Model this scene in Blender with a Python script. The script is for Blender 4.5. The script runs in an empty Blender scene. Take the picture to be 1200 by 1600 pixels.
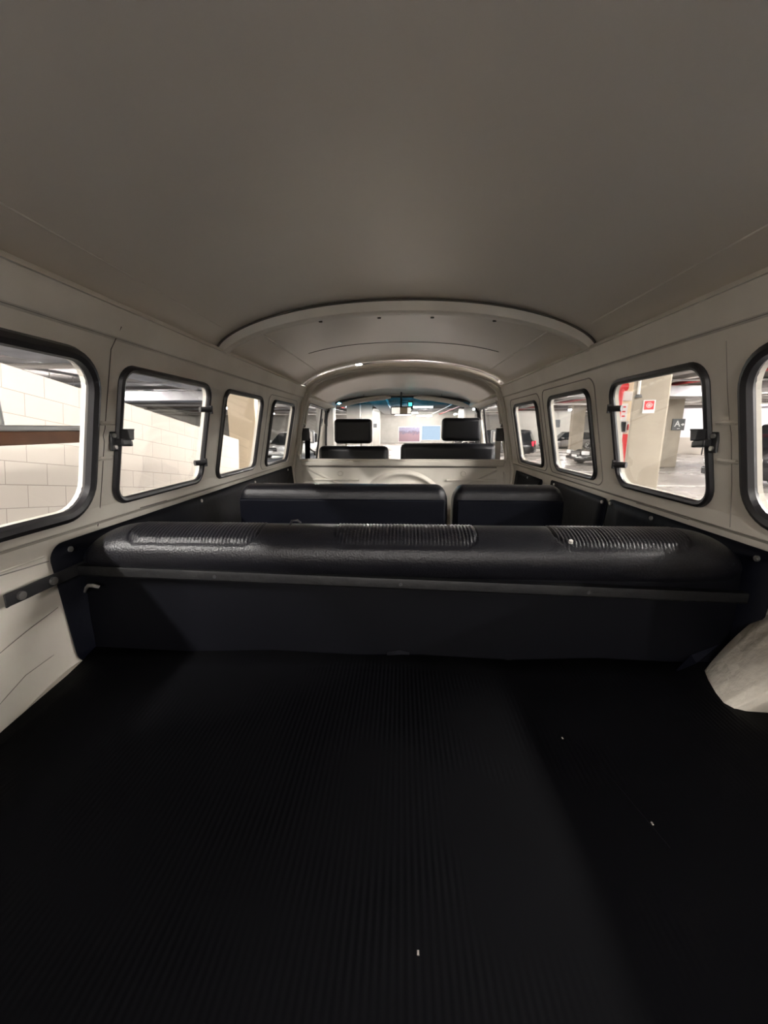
import bpy, bmesh, math, random
from mathutils import Vector, Matrix
from mathutils.geometry import delaunay_2d_cdt
random.seed(7)
SC = bpy.context.scene
COL = SC.collection
PI = math.pi

# ---------------------------------------------------------------- camera
YAW, PITCH, FPX = 0.0442, 0.2065, 620.0
cam_f = Vector((-math.sin(YAW)*math.cos(PITCH), math.cos(YAW)*math.cos(PITCH), -math.sin(PITCH)))
cam_r = Vector((math.cos(YAW), math.sin(YAW), 0))
cam_u = cam_r.cross(cam_f)
cd = bpy.data.cameras.new('camera')
cd.sensor_fit = 'HORIZONTAL'; cd.sensor_width = 36.0; cd.lens = FPX/1200*36.0
cd.clip_start = 0.02; cd.clip_end = 300
cam = bpy.data.objects.new('camera', cd); COL.objects.link(cam)
m = Matrix((cam_r, cam_u, -cam_f)).transposed().to_4x4(); m.translation = Vector((0, 0, 1.62))
cam.matrix_world = m
SC.camera = cam

# ---------------------------------------------------------------- world, exposure
w = bpy.data.worlds.new('world'); SC.world = w; w.use_nodes = True
w.node_tree.nodes['Background'].inputs[0].default_value = (0.9, 0.85, 0.8, 1)
w.node_tree.nodes['Background'].inputs[1].default_value = 0.02
SC.view_settings.view_transform = 'Standard'
SC.view_settings.look = 'None'
SC.view_settings.gamma = 1.0
SC.view_settings.use_curve_mapping = False
SC.view_settings.exposure = 0.28
TUBE = 450.0          # radiance of the garage's fluorescent tubes
cy = SC.cycles
try:
    cy.use_denoising = True
    cy.max_bounces = 12; cy.diffuse_bounces = 6; cy.glossy_bounces = 4
    cy.transmission_bounces = 8; cy.transparent_max_bounces = 24
    cy.sample_clamp_indirect = 6.0; cy.caustics_reflective = False; cy.caustics_refractive = False
except Exception:
    pass

# ---------------------------------------------------------------- materials
def node_mat(name):
    mt = bpy.data.materials.new(name); mt.use_nodes = True
    nt = mt.node_tree
    return mt, nt, nt.nodes['Principled BSDF']
def N(nt, t, **kw):
    n = nt.nodes.new(t)
    for k, v in kw.items(): setattr(n, k, v)
    return n
def mat(name, col, rough=0.5, metal=0.0, col2=None, nscale=6.0, bump=0.0, bscale=40.0, spec=0.5, detail=6, lo=.35, hi=.7, rough2=None):
    mt, nt, p = node_mat(name)
    p.inputs['Base Color'].default_value = (*col, 1)
    p.inputs['Roughness'].default_value = rough
    p.inputs['Metallic'].default_value = metal
    p.inputs['Specular IOR Level'].default_value = spec
    tc = N(nt, 'ShaderNodeTexCoord')
    if col2 is not None or rough2 is not None:
        nz = N(nt, 'ShaderNodeTexNoise'); nz.inputs['Scale'].default_value = nscale; nz.inputs['Detail'].default_value = detail
        nt.links.new(tc.outputs['Object'], nz.inputs['Vector'])
        mr = N(nt, 'ShaderNodeMapRange'); mr.inputs[1].default_value = lo; mr.inputs[2].default_value = hi
        nt.links.new(nz.outputs[0], mr.inputs[0])
        if col2 is not None:
            mx = N(nt, 'ShaderNodeMix', data_type='RGBA')
            mx.inputs[6].default_value = (*col, 1); mx.inputs[7].default_value = (*col2, 1)
            nt.links.new(mr.outputs[0], mx.inputs[0]); nt.links.new(mx.outputs[2], p.inputs['Base Color'])
        if rough2 is not None:
            m2 = N(nt, 'ShaderNodeMapRange'); m2.inputs[3].default_value = rough; m2.inputs[4].default_value = rough2
            nt.links.new(mr.outputs[0], m2.inputs[0]); nt.links.new(m2.outputs[0], p.inputs['Roughness'])
    if bump > 0:
        nb = N(nt, 'ShaderNodeTexNoise'); nb.inputs['Scale'].default_value = bscale; nb.inputs['Detail'].default_value = 4
        nt.links.new(tc.outputs['Object'], nb.inputs['Vector'])
        b = N(nt, 'ShaderNodeBump'); b.inputs['Strength'].default_value = bump; b.inputs['Distance'].default_value = 0.01
        nt.links.new(nb.outputs[0], b.inputs['Height']); nt.links.new(b.outputs[0], p.inputs['Normal'])
    return mt
def emit(name, col, s):
    mt = bpy.data.materials.new(name); mt.use_nodes = True; nt = mt.node_tree
    nt.nodes.clear()
    e = N(nt, 'ShaderNodeEmission'); e.inputs[0].default_value = (*col, 1); e.inputs[1].default_value = s
    o = N(nt, 'ShaderNodeOutputMaterial'); nt.links.new(e.outputs[0], o.inputs[0]); return mt
def glass(name, tint=(.985, .99, .985), refl=0.012, band=False):
    mt = bpy.data.materials.new(name); mt.use_nodes = True; nt = mt.node_tree
    nt.nodes.clear()
    t = N(nt, 'ShaderNodeBsdfTransparent'); t.inputs[0].default_value = (*tint, 1)
    g = N(nt, 'ShaderNodeBsdfGlossy'); g.inputs['Roughness'].default_value = 0.03
    f = N(nt, 'ShaderNodeLayerWeight'); f.inputs[0].default_value = 0.15
    mp = N(nt, 'ShaderNodeMapRange'); mp.inputs[3].default_value = refl; mp.inputs[4].default_value = 0.22
    nt.links.new(f.outputs['Fresnel'], mp.inputs[0])
    mx = N(nt, 'ShaderNodeMixShader'); nt.links.new(mp.outputs[0], mx.inputs[0])
    nt.links.new(t.outputs[0], mx.inputs[1]); nt.links.new(g.outputs[0], mx.inputs[2])
    o = N(nt, 'ShaderNodeOutputMaterial'); nt.links.new(mx.outputs[0], o.inputs[0])
    if band:      # blue-green sun band along the top edge of the windscreen
        ge = N(nt, 'ShaderNodeNewGeometry'); sp = N(nt, 'ShaderNodeSeparateXYZ'); nt.links.new(ge.outputs['Position'], sp.inputs[0])
        cr = N(nt, 'ShaderNodeMapRange'); cr.inputs[1].default_value = 1.735; cr.inputs[2].default_value = 1.84
        nt.links.new(sp.outputs['Z'], cr.inputs[0])
        c = N(nt, 'ShaderNodeMix', data_type='RGBA'); c.inputs[6].default_value = (*tint, 1); c.inputs[7].default_value = (.012, .09, .15, 1)
        nt.links.new(cr.outputs[0], c.inputs[0]); nt.links.new(c.outputs[2], t.inputs[0])
    return mt

M = {}
M['paint'] = mat('cream_body_paint', (.66, .62, .545), .42, col2=(.57, .53, .465), nscale=5, bump=.06, bscale=9, lo=.4, hi=.75, rough2=.55)
M['ceil'] = mat('greyed_roof_paint', (.62, .565, .485), .36, col2=(.53, .48, .41), nscale=2.6, bump=.07, bscale=6, lo=.1, hi=.9, rough2=.28, spec=.9, detail=2)
M['seam'] = mat('dark_seam_and_shadow', (.07, .06, .05), .8)
M['rubber'] = mat('black_rubber', (.012, .011, .013), .42)
M['blackmetal'] = mat('black_metal', (.02, .02, .022), .38, spec=.6)
M['steel'] = mat('zinc_steel', (.62, .6, .57), .35, metal=.9, bump=.1, bscale=200)
M['chrome'] = mat('chrome', (.8, .8, .8), .12, metal=1)
M['vinyl'] = mat('black_vinyl', (.0055, .0055, .0075), .35, bump=.2, bscale=260, spec=.32, col2=(.006, .006, .008), nscale=9)
M['card'] = mat('black_trim_card', (.0012, .0016, .0042), .55, bump=.12, bscale=30, spec=.09)
M['glass'] = glass('window_glass')
M['wind'] = glass('windscreen_glass', band=True)
M['mirror'] = mat('mirror_glass', (.85, .85, .85), .03, metal=1)
M['visor'] = mat('grey_visor_vinyl', (.55, .53, .49), .55)
M['dash'] = mat('black_dash', (.03, .03, .032), .5)
M['strap'] = mat('pale_webbing', (.45, .43, .40), .8)
M['beige_reflection'] = mat('beige_mirror_reflection', (.72, .62, .47), .4)
M['grime_shade'] = mat('grey_grime_and_shade', (.22, .2, .18), .8)
# ribbed rubber mat: fine ribs that run from the tailgate to the seat
mt, nt, p = node_mat('ribbed_rubber_mat')
p.inputs['Base Color'].default_value = (.0012, .0012, .0018, 1); p.inputs['Specular IOR Level'].default_value = .045
tc = N(nt, 'ShaderNodeTexCoord'); sx = N(nt, 'ShaderNodeSeparateXYZ'); nt.links.new(tc.outputs['Object'], sx.inputs[0])
mu = N(nt, 'ShaderNodeMath', operation='MULTIPLY'); mu.inputs[1].default_value = 2*PI/0.0085; nt.links.new(sx.outputs[0], mu.inputs[0])
si = N(nt, 'ShaderNodeMath', operation='SINE'); nt.links.new(mu.outputs[0], si.inputs[0])
nz = N(nt, 'ShaderNodeTexNoise'); nz.inputs['Scale'].default_value = 5; nt.links.new(tc.outputs['Object'], nz.inputs['Vector'])
mr = N(nt, 'ShaderNodeMapRange'); mr.inputs[1].default_value = .42; mr.inputs[2].default_value = .62; nt.links.new(nz.outputs[0], mr.inputs[0])
m3 = N(nt, 'ShaderNodeMath', operation='MULTIPLY'); nt.links.new(si.outputs[0], m3.inputs[0]); nt.links.new(mr.outputs[0], m3.inputs[1])
bp = N(nt, 'ShaderNodeBump'); bp.inputs['Strength'].default_value = .28; bp.inputs['Distance'].default_value = .0012
nt.links.new(m3.outputs[0], bp.inputs['Height']); nt.links.new(bp.outputs[0], p.inputs['Normal'])
r2 = N(nt, 'ShaderNodeMapRange'); r2.inputs[3].default_value = .8; r2.inputs[4].default_value = .62; nt.links.new(mr.outputs[0], r2.inputs[0]); nt.links.new(r2.outputs[0], p.inputs['Roughness'])
M['mat'] = mt
# pleated vinyl has its pleats in the mesh
M['wall_block'] = None
mt, nt, p = node_mat('painted_block_wall')
tc = N(nt, 'ShaderNodeTexCoord'); sx = N(nt, 'ShaderNodeSeparateXYZ'); cx = N(nt, 'ShaderNodeCombineXYZ')
nt.links.new(tc.outputs['Object'], sx.inputs[0]); nt.links.new(sx.outputs[1], cx.inputs[0]); nt.links.new(sx.outputs[2], cx.inputs[1])
br = N(nt, 'ShaderNodeTexBrick'); br.inputs['Scale'].default_value = 1.0; br.inputs['Brick Width'].default_value = .36; br.inputs['Row Height'].default_value = .182
br.inputs['Mortar Size'].default_value = .0035; br.inputs['Mortar Smooth'].default_value = .3
br.inputs['Color1'].default_value = (.64, .585, .515, 1); br.inputs['Color2'].default_value = (.615, .56, .495, 1); br.inputs['Mortar'].default_value = (.40, .35, .30, 1)
nt.links.new(cx.outputs[0], br.inputs['Vector']); nt.links.new(br.outputs[0], p.inputs['Base Color']); p.inputs['Roughness'].default_value = .7
b = N(nt, 'ShaderNodeBump'); b.inputs['Strength'].default_value = .5; b.inputs['Distance'].default_value = .01; b.invert = True
nt.links.new(br.outputs['Fac'], b.inputs['Height']); nt.links.new(b.outputs[0], p.inputs['Normal'])
M['wall_block'] = mt
M['concrete'] = mat('beige_concrete', (.38, .335, .27), .8, col2=(.31, .27, .215), nscale=2.5, bump=.25, bscale=18)
M['concrete_y'] = mat('warm_painted_concrete', (.84, .70, .51), .75, col2=(.76, .63, .45), nscale=2.0, bump=.15, bscale=10)
M['concrete_w'] = mat('white_painted_concrete', (.46, .445, .41), .7, col2=(.40, .385, .35), nscale=1.5)
M['gfloor'] = mat('polished_garage_floor', (.40, .365, .335), .33, col2=(.33, .30, .275), nscale=.5, rough2=.22)
M['gceil'] = mat('grey_garage_ceiling', (.23, .205, .19), .9, col2=(.14, .125, .12), nscale=.7)
M['duct'] = mat('galvanised_duct', (.50, .49, .50), .38, metal=.7, col2=(.35, .34, .35), nscale=2)
M['pipe'] = mat('grey_painted_pipe', (.50, .47, .45), .5)
M['pipe_r'] = mat('red_painted_pipe', (.42, .05, .05), .45)
M['red'] = mat('red_enamel', (.62, .02, .025), .4)
M['white'] = mat('white_enamel', (.78, .76, .73), .5)
M['signgrey'] = mat('dark_grey_sign', (.07, .075, .08), .5)
M['signwhite'] = mat('sign_white', (.8, .8, .8), .5)
M['wood'] = mat('brown_stained_wood', (.13, .052, .022), .5, col2=(.09, .035, .016), nscale=12)
M['alu'] = mat('grey_aluminium', (.42, .44, .46), .35, metal=.6)
M['carblack'] = mat('black_car_paint', (.012, .012, .014), .16, spec=.7)
M['cargrey'] = mat('grey_car_paint', (.16, .15, .145), .22, metal=.3)
M['carwhite'] = mat('white_car_paint', (.7, .69, .67), .25)
M['carglass'] = mat('dark_car_glass', (.01, .012, .014), .06, spec=.8)
M['tyre'] = mat('tyre_rubber', (.015, .015, .015), .8)
M['hub'] = mat('alloy_wheel', (.45, .45, .45), .3, metal=.8)
M['lamp'] = mat('clear_headlamp', (.75, .75, .76), .15)
M['tail'] = mat('red_tail_lamp', (.5, .012, .015), .2)
M['tail_on'] = emit('lit_tail_lamp', (1, .05, .08), 2.0)
M['tube'] = emit('fluorescent_tube', (1.0, .955, .915), TUBE)
M['lilac'] = mat('lilac_white_panel', (.76, .74, .80), .6)
M['posterlit'] = emit('lit_blue_white_panel', (.62, .80, 1.0), .78)
M['bluefloor'] = mat('blue_grey_floor_paint', (.075, .09, .12), .4, col2=(.11, .125, .15), nscale=1.2)
M['line'] = mat('white_floor_paint', (.75, .73, .7), .5)
# billboard picture: pale lilac above, dusky rose below with soft uneven edge
mt, nt, p = node_mat('billboard_picture')
tc = N(nt, 'ShaderNodeTexCoord'); sx = N(nt, 'ShaderNodeSeparateXYZ'); nt.links.new(tc.outputs['Object'], sx.inputs[0])
nz = N(nt, 'ShaderNodeTexNoise'); nz.inputs['Scale'].default_value = 3.5; nt.links.new(tc.outputs['Object'], nz.inputs['Vector'])
ad = N(nt, 'ShaderNodeMath', operation='MULTIPLY_ADD'); ad.inputs[1].default_value = .9; nt.links.new(nz.outputs[0], ad.inputs[0]); nt.links.new(sx.outputs[2], ad.inputs[2])
rp = N(nt, 'ShaderNodeValToRGB'); nt.links.new(ad.outputs[0], rp.inputs[0])
el = rp.color_ramp.elements; el[0].position = .55; el[0].color = (.22, .13, .16, 1); el[1].position = 1.0; el[1].color = (.22, .2, .3, 1)
e = el.new(.78); e.color = (.10, .08, .13, 1)
rp2 = N(nt, 'ShaderNodeMapRange'); rp2.inputs[1].default_value = 1.3; rp2.inputs[2].default_value = 1.4; nt.links.new(ad.outputs[0], rp2.inputs[0])
mx = N(nt, 'ShaderNodeMix', data_type='RGBA'); mx.inputs[7].default_value = (.30, .31, .42, 1); nt.links.new(rp2.outputs[0], mx.inputs[0]); nt.links.new(rp.outputs[0], mx.inputs[6])
nt.links.new(mx.outputs[2], p.inputs['Base Color']); p.inputs['Roughness'].default_value = .4
M['poster'] = mt

# ---------------------------------------------------------------- mesh helpers
class MB:
    def __init__(s): s.v = []; s.f = []
    def add(s, vs, fs):
        o = len(s.v); s.v += [tuple(v) for v in vs]; s.f += [tuple(i+o for i in f) for f in fs]; return s
    def box(s, x0, x1, y0, y1, z0, z1, rot=None, piv=None):
        vs = [Vector((x, y, z)) for z in (z0, z1) for y in (y0, y1) for x in (x0, x1)]
        if rot is not None:
            c = Vector(piv) if piv else Vector(((x0+x1)/2, (y0+y1)/2, (z0+z1)/2))
            vs = [rot @ (v-c)+c for v in vs]
        return s.add(vs, [(0, 2, 3, 1), (4, 5, 7, 6), (0, 1, 5, 4), (2, 6, 7, 3), (0, 4, 6, 2), (1, 3, 7, 5)])
    def tube(s, pts, r, n=10, closed=False, sq=None):
        pts = [Vector(p) for p in pts]; L = len(pts); rings = []
        ref = None
        for i, p in enumerate(pts):
            if closed: t = pts[(i+1) % L]-pts[i-1]
            else: t = pts[min(i+1, L-1)]-pts[max(i-1, 0)]
            t.normalize()
            if ref is None:
                ref = Vector((0, 0, 1)) if abs(t.z) < .9 else Vector((1, 0, 0))
            a = t.cross(ref)
            if a.length < 1e-6: a = t.cross(Vector((1, 0, 0)))
            a.normalize(); b = a.cross(t).normalized(); ref = b
            ri = r[i] if isinstance(r, (list, tuple)) else r
            rings.append([p+a*math.cos(2*PI*k/n)*ri+b*math.sin(2*PI*k/n)*ri for k in range(n)])
        return s.loft(rings, closed_u=closed)
    def loft(s, rings, closed_u=False, ring_closed=True, cap=True):
        n = len(rings[0]); L = len(rings); vs = [v for r in rings for v in r]; fs = []
        for i in range(L if closed_u else L-1):
            j = (i+1) % L
            for k in range(n if ring_closed else n-1):
                k2 = (k+1) % n
                fs.append((i*n+k, i*n+k2, j*n+k2, j*n+k))
        if cap and not closed_u and ring_closed:
            fs.append(tuple(range(n))[::-1]); fs.append(tuple((L-1)*n+k for k in range(n)))
        return s.add(vs, fs)
    def cyl(s, p0, p1, r, n=16, r2=None): return s.tube([p0, p1], [r, r if r2 is None else r2], n)
    def grid(s, fn, nu, nv):
        vs = [fn(i/nu, j/nv) for i in range(nu+1) for j in range(nv+1)]
        return s.add(vs, [(i*(nv+1)+j, (i+1)*(nv+1)+j, (i+1)*(nv+1)+j+1, i*(nv+1)+j+1) for i in range(nu) for j in range(nv)])
    def prism(s, poly, fn0, fn1):
        n = len(poly); vs = [fn0(*p) for p in poly]+[fn1(*p) for p in poly]
        fs = [tuple(range(n)), tuple(range(n, 2*n))[::-1]]+[(i, i+n, (i+1) % n+n, (i+1) % n) for i in range(n)]
        return s.add(vs, fs)
def world_loc(o):
    l = Vector((0, 0, 0))
    while o is not None: l += Vector(o.location); o = o.parent
    return l
def ob(name, mb, material, parent=None, bevel=0.0, seg=2, smooth=35, local=False, solid=None, fix=True):
    off = Vector((0, 0, 0)) if (parent is None or local) else world_loc(parent)
    me = bpy.data.meshes.new(name)
    me.from_pydata([Vector(v)-off for v in mb.v], [], mb.f)
    bm = bmesh.new(); bm.from_mesh(me)
    if fix: bmesh.ops.recalc_face_normals(bm, faces=bm.faces)
    bm.to_mesh(me); bm.free()
    mats = material if isinstance(material, list) else [material]
    for q in mats: me.materials.append(q)
    if smooth:
        me.shade_smooth(); me.set_sharp_from_angle(angle=math.radians(smooth))
    o = bpy.data.objects.new(name, me); COL.objects.link(o)
    if parent is not None: o.parent = parent
    if bevel > 0:
        b = o.modifiers.new('b', 'BEVEL'); b.width = bevel; b.segments = seg; b.limit_method = 'ANGLE'; b.angle_limit = math.radians(40)
    if solid is not None:
        sdm = o.modifiers.new('s', 'SOLIDIFY'); sdm.thickness = abs(solid); sdm.offset = -1 if solid > 0 else 1
    return o
def thing(name, label, cat, loc=(0, 0, 0), rz=0.0, group=None):
    o = bpy.data.objects.new(name, None); COL.objects.link(o)
    o.location = loc; o.rotation_euler = (0, 0, rz); o.empty_display_size = .05
    o['label'] = label; o['category'] = cat
    if group: o['group'] = group
    return o
def tag(o, label, cat, group=None):
    o['label'] = label; o['category'] = cat
    if group: o['group'] = group
    return o
def struct(o, label=None):
    o['kind'] = 'structure'
    if label: o['label'] = label
    return o
def dup(root, label=None, group=None, loc=None, rz=None):
    r = root.copy(); COL.objects.link(r)
    if loc is not None: r.location = loc
    if rz is not None: r.rotation_euler = (0, 0, rz)
    if label: r['label'] = label
    if group: r['group'] = group
    for ch in list(root.children):
        c = ch.copy(); COL.objects.link(c); c.parent = r
        for g in ch.children:
            d = g.copy(); COL.objects.link(d); d.parent = c
    return r
def lerp_tab(tab, z):
    if z <= tab[0][0]: return tab[0][1]
    for (a, b), (c, d) in zip(tab, tab[1:]):
        if z <= c: return b+(d-b)*(z-a)/(c-a)
    return tab[-1][1]
def rrect(y0, y1, z0, z1, r, n=6, grow=0.0):
    y0 -= grow; y1 += grow; z0 -= grow; z1 += grow; r = r+grow
    out = []
    for cx_, cz_, a0 in ((y1-r, z1-r, 0), (y0+r, z1-r, PI/2), (y0+r, z0+r, PI), (y1-r, z0+r, 1.5*PI)):
        for k in range(n+1):
            a = a0+PI/2*k/n; out.append((cx_+r*math.cos(a), cz_+r*math.sin(a)))
    return out
def inside(poly, x, y):
    c = False; n = len(poly); j = n-1
    for i in range(n):
        (xi, yi), (xj, yj) = poly[i], poly[j]
        if (yi > y) != (yj > y) and x < (xj-xi)*(y-yi)/(yj-yi)+xi: c = not c
        j = i
    return c
def plate(outer, holes, extra_pts=(), extra_lines=()):
    """triangulated flat plate with holes in 2D: returns verts2d, tris"""
    vs = []; ed = []
    def loop(p):
        o = len(vs); vs.extend(Vector(q) for q in p); n = len(p)
        ed.extend((o+i, o+(i+1) % n) for i in range(n))
    loop(outer)
    for h in holes: loop(h)
    for a, b in extra_lines:
        o = len(vs); vs.extend((Vector(a), Vector(b))); ed.append((o, o+1))
    vs.extend(Vector(q) for q in extra_pts)
    V, E_, F_, *_ = delaunay_2d_cdt(vs, ed, [], 0, 1e-5)
    fs = []
    for f in F_:
        c = sum((V[i] for i in f), Vector((0, 0)))/len(f)
        if inside(outer, c.x, c.y) and not any(inside(h, c.x, c.y) for h in holes): fs.append(tuple(f))
    return V, fs

# ================================================================ THE VAN SHELL
WT = [(.60, .69), (1.02, .735), (1.22, .752), (1.34, .766), (1.385, .762), (1.395, .752), (1.43, .751), (1.765, .684), (1.822, .670), (1.828, .660), (1.895, .641)]
def wallx(y, z):
    x = lerp_tab(WT, z)
    if y < .785 and z < 1.36:            # the rear quarter swells inwards towards the engine deck
        k = min(max((.785-y)/.30, 0), 1.6); k = k*k*(3-2*k) if k < 1 else k
        x -= .058*k*min((1.36-z)/.26, 1.3)
    return x
YR, YF = -.12, 3.72
def cab_hole(s):
    a = [(2.93, 1.375), (3.76, 1.345), (3.64, 1.755), (3.60, 1.785), (2.96, 1.80), (2.93, 1.77)]
    return a
WIN = {-1: [(.42, .888, 1.437, 1.762, .062), (.992, 1.434, 1.437, 1.762, .038), (1.574, 1.980, 1.432, 1.760, .032), (2.158, 2.556, 1.428, 1.760, .032)],
        1: [(.40, .855, 1.440, 1.757, .062), (.978, 1.384, 1.440, 1.760, .045), (1.556, 1.954, 1.436, 1.755, .036), (2.135, 2.532, 1.430, 1.752, .034)]}
def side_wall(sgn, name, label):
    outer = [(YR, .60), (YF, .60), (YF+.04, 1.30), (YF, 1.895), (YR, 1.895)]
    holes = [rrect(a, b, c, d, r) for a, b, c, d, r in WIN[sgn]]+[cab_hole(sgn)]
    lines = [((YR+.001, z), (YF-.001, z)) for z, _ in WT[5:-1]]
    yy = [YR+.001+(.90-YR)*i/18 for i in range(19)]+[1.2, 2.0, 2.8, YF-.001]
    lines += [((a, z), (b, z)) for z, _ in WT[1:5] for a, b in zip(yy, yy[1:])]
    pts = [(YR+.03+(.87-YR)*i/16, .70+.66*j/12) for i in range(17) for j in range(13)]
    V, fs = plate(outer, holes, pts, lines)
    mb = MB(); mb.add([(sgn*wallx(v.x, v.y), v.x, v.y) for v in V], fs)
    o = ob(name, mb, M['paint'], smooth=None, fix=False)
    me = o.data
    bm = bmesh.new(); bm.from_mesh(me)
    for f in bm.faces:
        f.normal_update()
        if f.normal.x*sgn > 0: f.normal_flip()
        c = f.calc_center_median(); f.smooth = c.z < 1.36 and c.y < .9
    bm.to_mesh(me); bm.free()
    sd = o.modifiers.new('s', 'SOLIDIFY'); sd.thickness = .016; sd.offset = -1
    struct(o, label)
    return o
WL = side_wall(-1, 'wall_left', 'cream painted metal side of the van interior, left')
WR = side_wall(1, 'wall_right', 'cream painted metal side of the van interior, right')

# ceiling skin, from the tailgate to the cab bulkhead
def ceil_z(x, y):
    a = .668; u = min(abs(x)/a, 1)
    return 1.893+(.165-.0*y)*max(1-u**2.15, 0)**.62
def cfn(u, v):
    t = -1+2*v; x = .668*math.sin(t*PI/2)
    y = YR+(2.76-YR)*u
    return (x, y, ceil_z(x, y))
struct(ob('ceiling', MB().grid(cfn, 60, 60), M['ceil'], smooth=60, solid=.012, fix=False), 'greyish painted metal van roof seen from inside')

def arch_pts(a, z0, h, n=48, p=2.15, q=.62, y=0, ext=True):
    out = []
    for i in range(n+1):
        t = -1+2*i/n; x = a*math.sin(t*PI/2); out.append((x, y, z0+h*max(1-(abs(x)/a)**p, 0)**q))
    return out
def rib(name, y, dy, drop, a=.655, z0=1.885, h=.150):
    o_ = arch_pts(a, z0, h, y=y); rings = []
    for x, _, z in o_:
        rings.append([(x, y-dy/2, z+.02), (x, y-dy/2+.004, z-drop*.8), (x, y-dy*.3, z-drop), (x, y+dy*.22, z-drop), (x, y+dy/2-.004, z-drop*.4), (x, y+dy/2, z+.02)])
    return ob(name, MB().loft(rings), M['paint'], smooth=50)
r1 = rib('trim_1', 1.505, .060, .020); struct(r1, 'cream pressed steel roof bow, nearest to the tailgate')
ob('edge_shadow_line', MB().tube([(x, 1.472, z+.006) for x, _, z in arch_pts(.66, 1.889, .156, n=60)], .0035, 6), M['seam'], r1)  # dark tube paints the shadow line along the bow's near edge
for x in (-.325, -.095, .117, .355):
    z = ceil_z(x, 1.665); yh = 1.675 if abs(x) > .2 else 1.715
    ob('screw_hole', MB().cyl((x, yh, z-.003), (x, yh, z+.004), .0075, 10), M['seam'], r1)
# spot-weld seams along the roof and one crease across it
def seam_tube(name, pts, r, mt_, lab):
    return struct(ob(name, MB().tube(pts, r, 6), mt_), lab)
for s, nm, lb in ((-1, 'trim_3', 'pale seam along the roof, left'), (1, 'trim_4', 'pale seam along the roof, right')):
    mb = MB()
    mb.tube([(s*.545, y, ceil_z(.545, y)-.0005) for y in [1.54+i*.1 for i in range(12)]], .004, 6)
    mb.tube([(s*.605, y, ceil_z(.605, y)-.0003) for y in [.1+i*.1 for i in range(14)]], .0020, 6)
    struct(ob(nm, mb, M['paint']), lb)
seam_tube('trim_5', [(x*.022, 2.16+.02*math.cos(x*.1), ceil_z(x*.022, 2.0)-.0004) for x in range(-22, 23)], .0017, M['seam'], 'thin crease across the roof between the two roof bows')
# folded side rail, with a dark tube painting the shadow line under the roof
for s, nm, sd_ in ((-1, 'trim_6', 'left'), (1, 'trim_7', 'right')):
    mb = MB(); mb.loft([[(s*.636, y, 1.888), (s*.668, y, 1.888), (s*.668, y, 1.898), (s*.642, y, 1.9)] for y in (YR, .8, 1.7, 2.74)])
    struct(ob(nm, mb, M['paint'], smooth=None), 'folded cream rail along the top of the %s side' % sd_)
    mb = MB(); mb.tube([(s*.650, y, 1.8995) for y in (YR, .8, 1.7, 2.74)], .0028, 6)
    ob('roof_edge_shadow_line', mb, M['seam'], bpy.data.objects[nm])
# thin pressed lines and joints on the sides
def wall_line(s, pts, r, mt_, name, parent):
    return ob(name, MB().tube([(s*(wallx(y, z)-.0004), y, z) for y, z in pts], r, 6), mt_, parent)
wall_line(-1, [(.962, 1.852), (.948, 1.80), (.946, 1.70), (.943, 1.62)], .0010, M['seam'], 'panel_joint', WL)
wall_line(-1, [(.943, 1.62), (.938, 1.605), (.943, 1.59), (.942, 1.52), (.94, 1.44), (.937, 1.38)], .0008, M['seam'], 'panel_joint', WL)
wall_line(1, [(.915, 1.80), (.918, 1.70), (.915, 1.64), (.911, 1.61), (.913, 1.50), (.915, 1.40)], .0005, M['grime_shade'], 'panel_joint', WR)
for s, W, y0, y1 in ((-1, WL, .925, .975), (1, WR, .892, .955)):
    for z in (1.632, 1.548):
        wall_line(s, [(y0, z), (y0+.006, z+.001), (y1-.006, z+.001), (y1, z)], [.001, .0055, .0055, .001], M['paint'], 'pressed_bead', W)
for s, W in ((-1, WL), (1, WR)):
    wall_line(s, [(YR, 1.8255), (2.74, 1.8255)], .0006, M['grime_shade'], 'panel_joint', W)
    wall_line(s, [(YR, 1.392), (2.74, 1.392)], .0005, M['grime_shade'], 'panel_joint', W)
wall_line(-1, [(.55, 1.355), (.79, 1.338)], .0012, M['grime_shade'], 'panel_joint', WL)
wall_line(-1, [(.50, 1.36), (.60, 1.352), (.78, 1.352)], .0022, M['paint'], 'pressed_bead', WL)
wall_line(-1, [(.50, 1.20), (.70, 1.225), (.78, 1.235)], .0008, M['grime_shade'], 'panel_joint', WL)
wall_line(-1, [(.55, 1.135), (.66, 1.15), (.74, 1.145)], .0007, M['grime_shade'], 'panel_joint', WL)
# door joints round the two windows of the right-hand double doors
wall_line(1, rrect(1.505, 2.04, 1.41, 1.80, .04)+[(2.04, 1.76)], .0022, M['grime_shade'], 'door_joint', WR)
wall_line(1, rrect(2.085, 2.62, 1.405, 1.795, .04)+[(2.62, 1.755)], .0022, M['grime_shade'], 'door_joint', WR)
wall_line(-1, rrect(2.085, 2.64, 1.405, 1.795, .04)+[(2.64, 1.755)], .0012, M['grime_shade'], 'door_joint', WL)
wall_line(1, [(1.06, 1.385), (1.2, 1.386), (1.3, 1.384)], .0013, M['grime_shade'], 'rubbed_mark', WR)
wall_line(-1, [(1.09, 1.397), (1.22, 1.396)], .0013, M['grime_shade'], 'rubbed_mark', WL)

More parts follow.
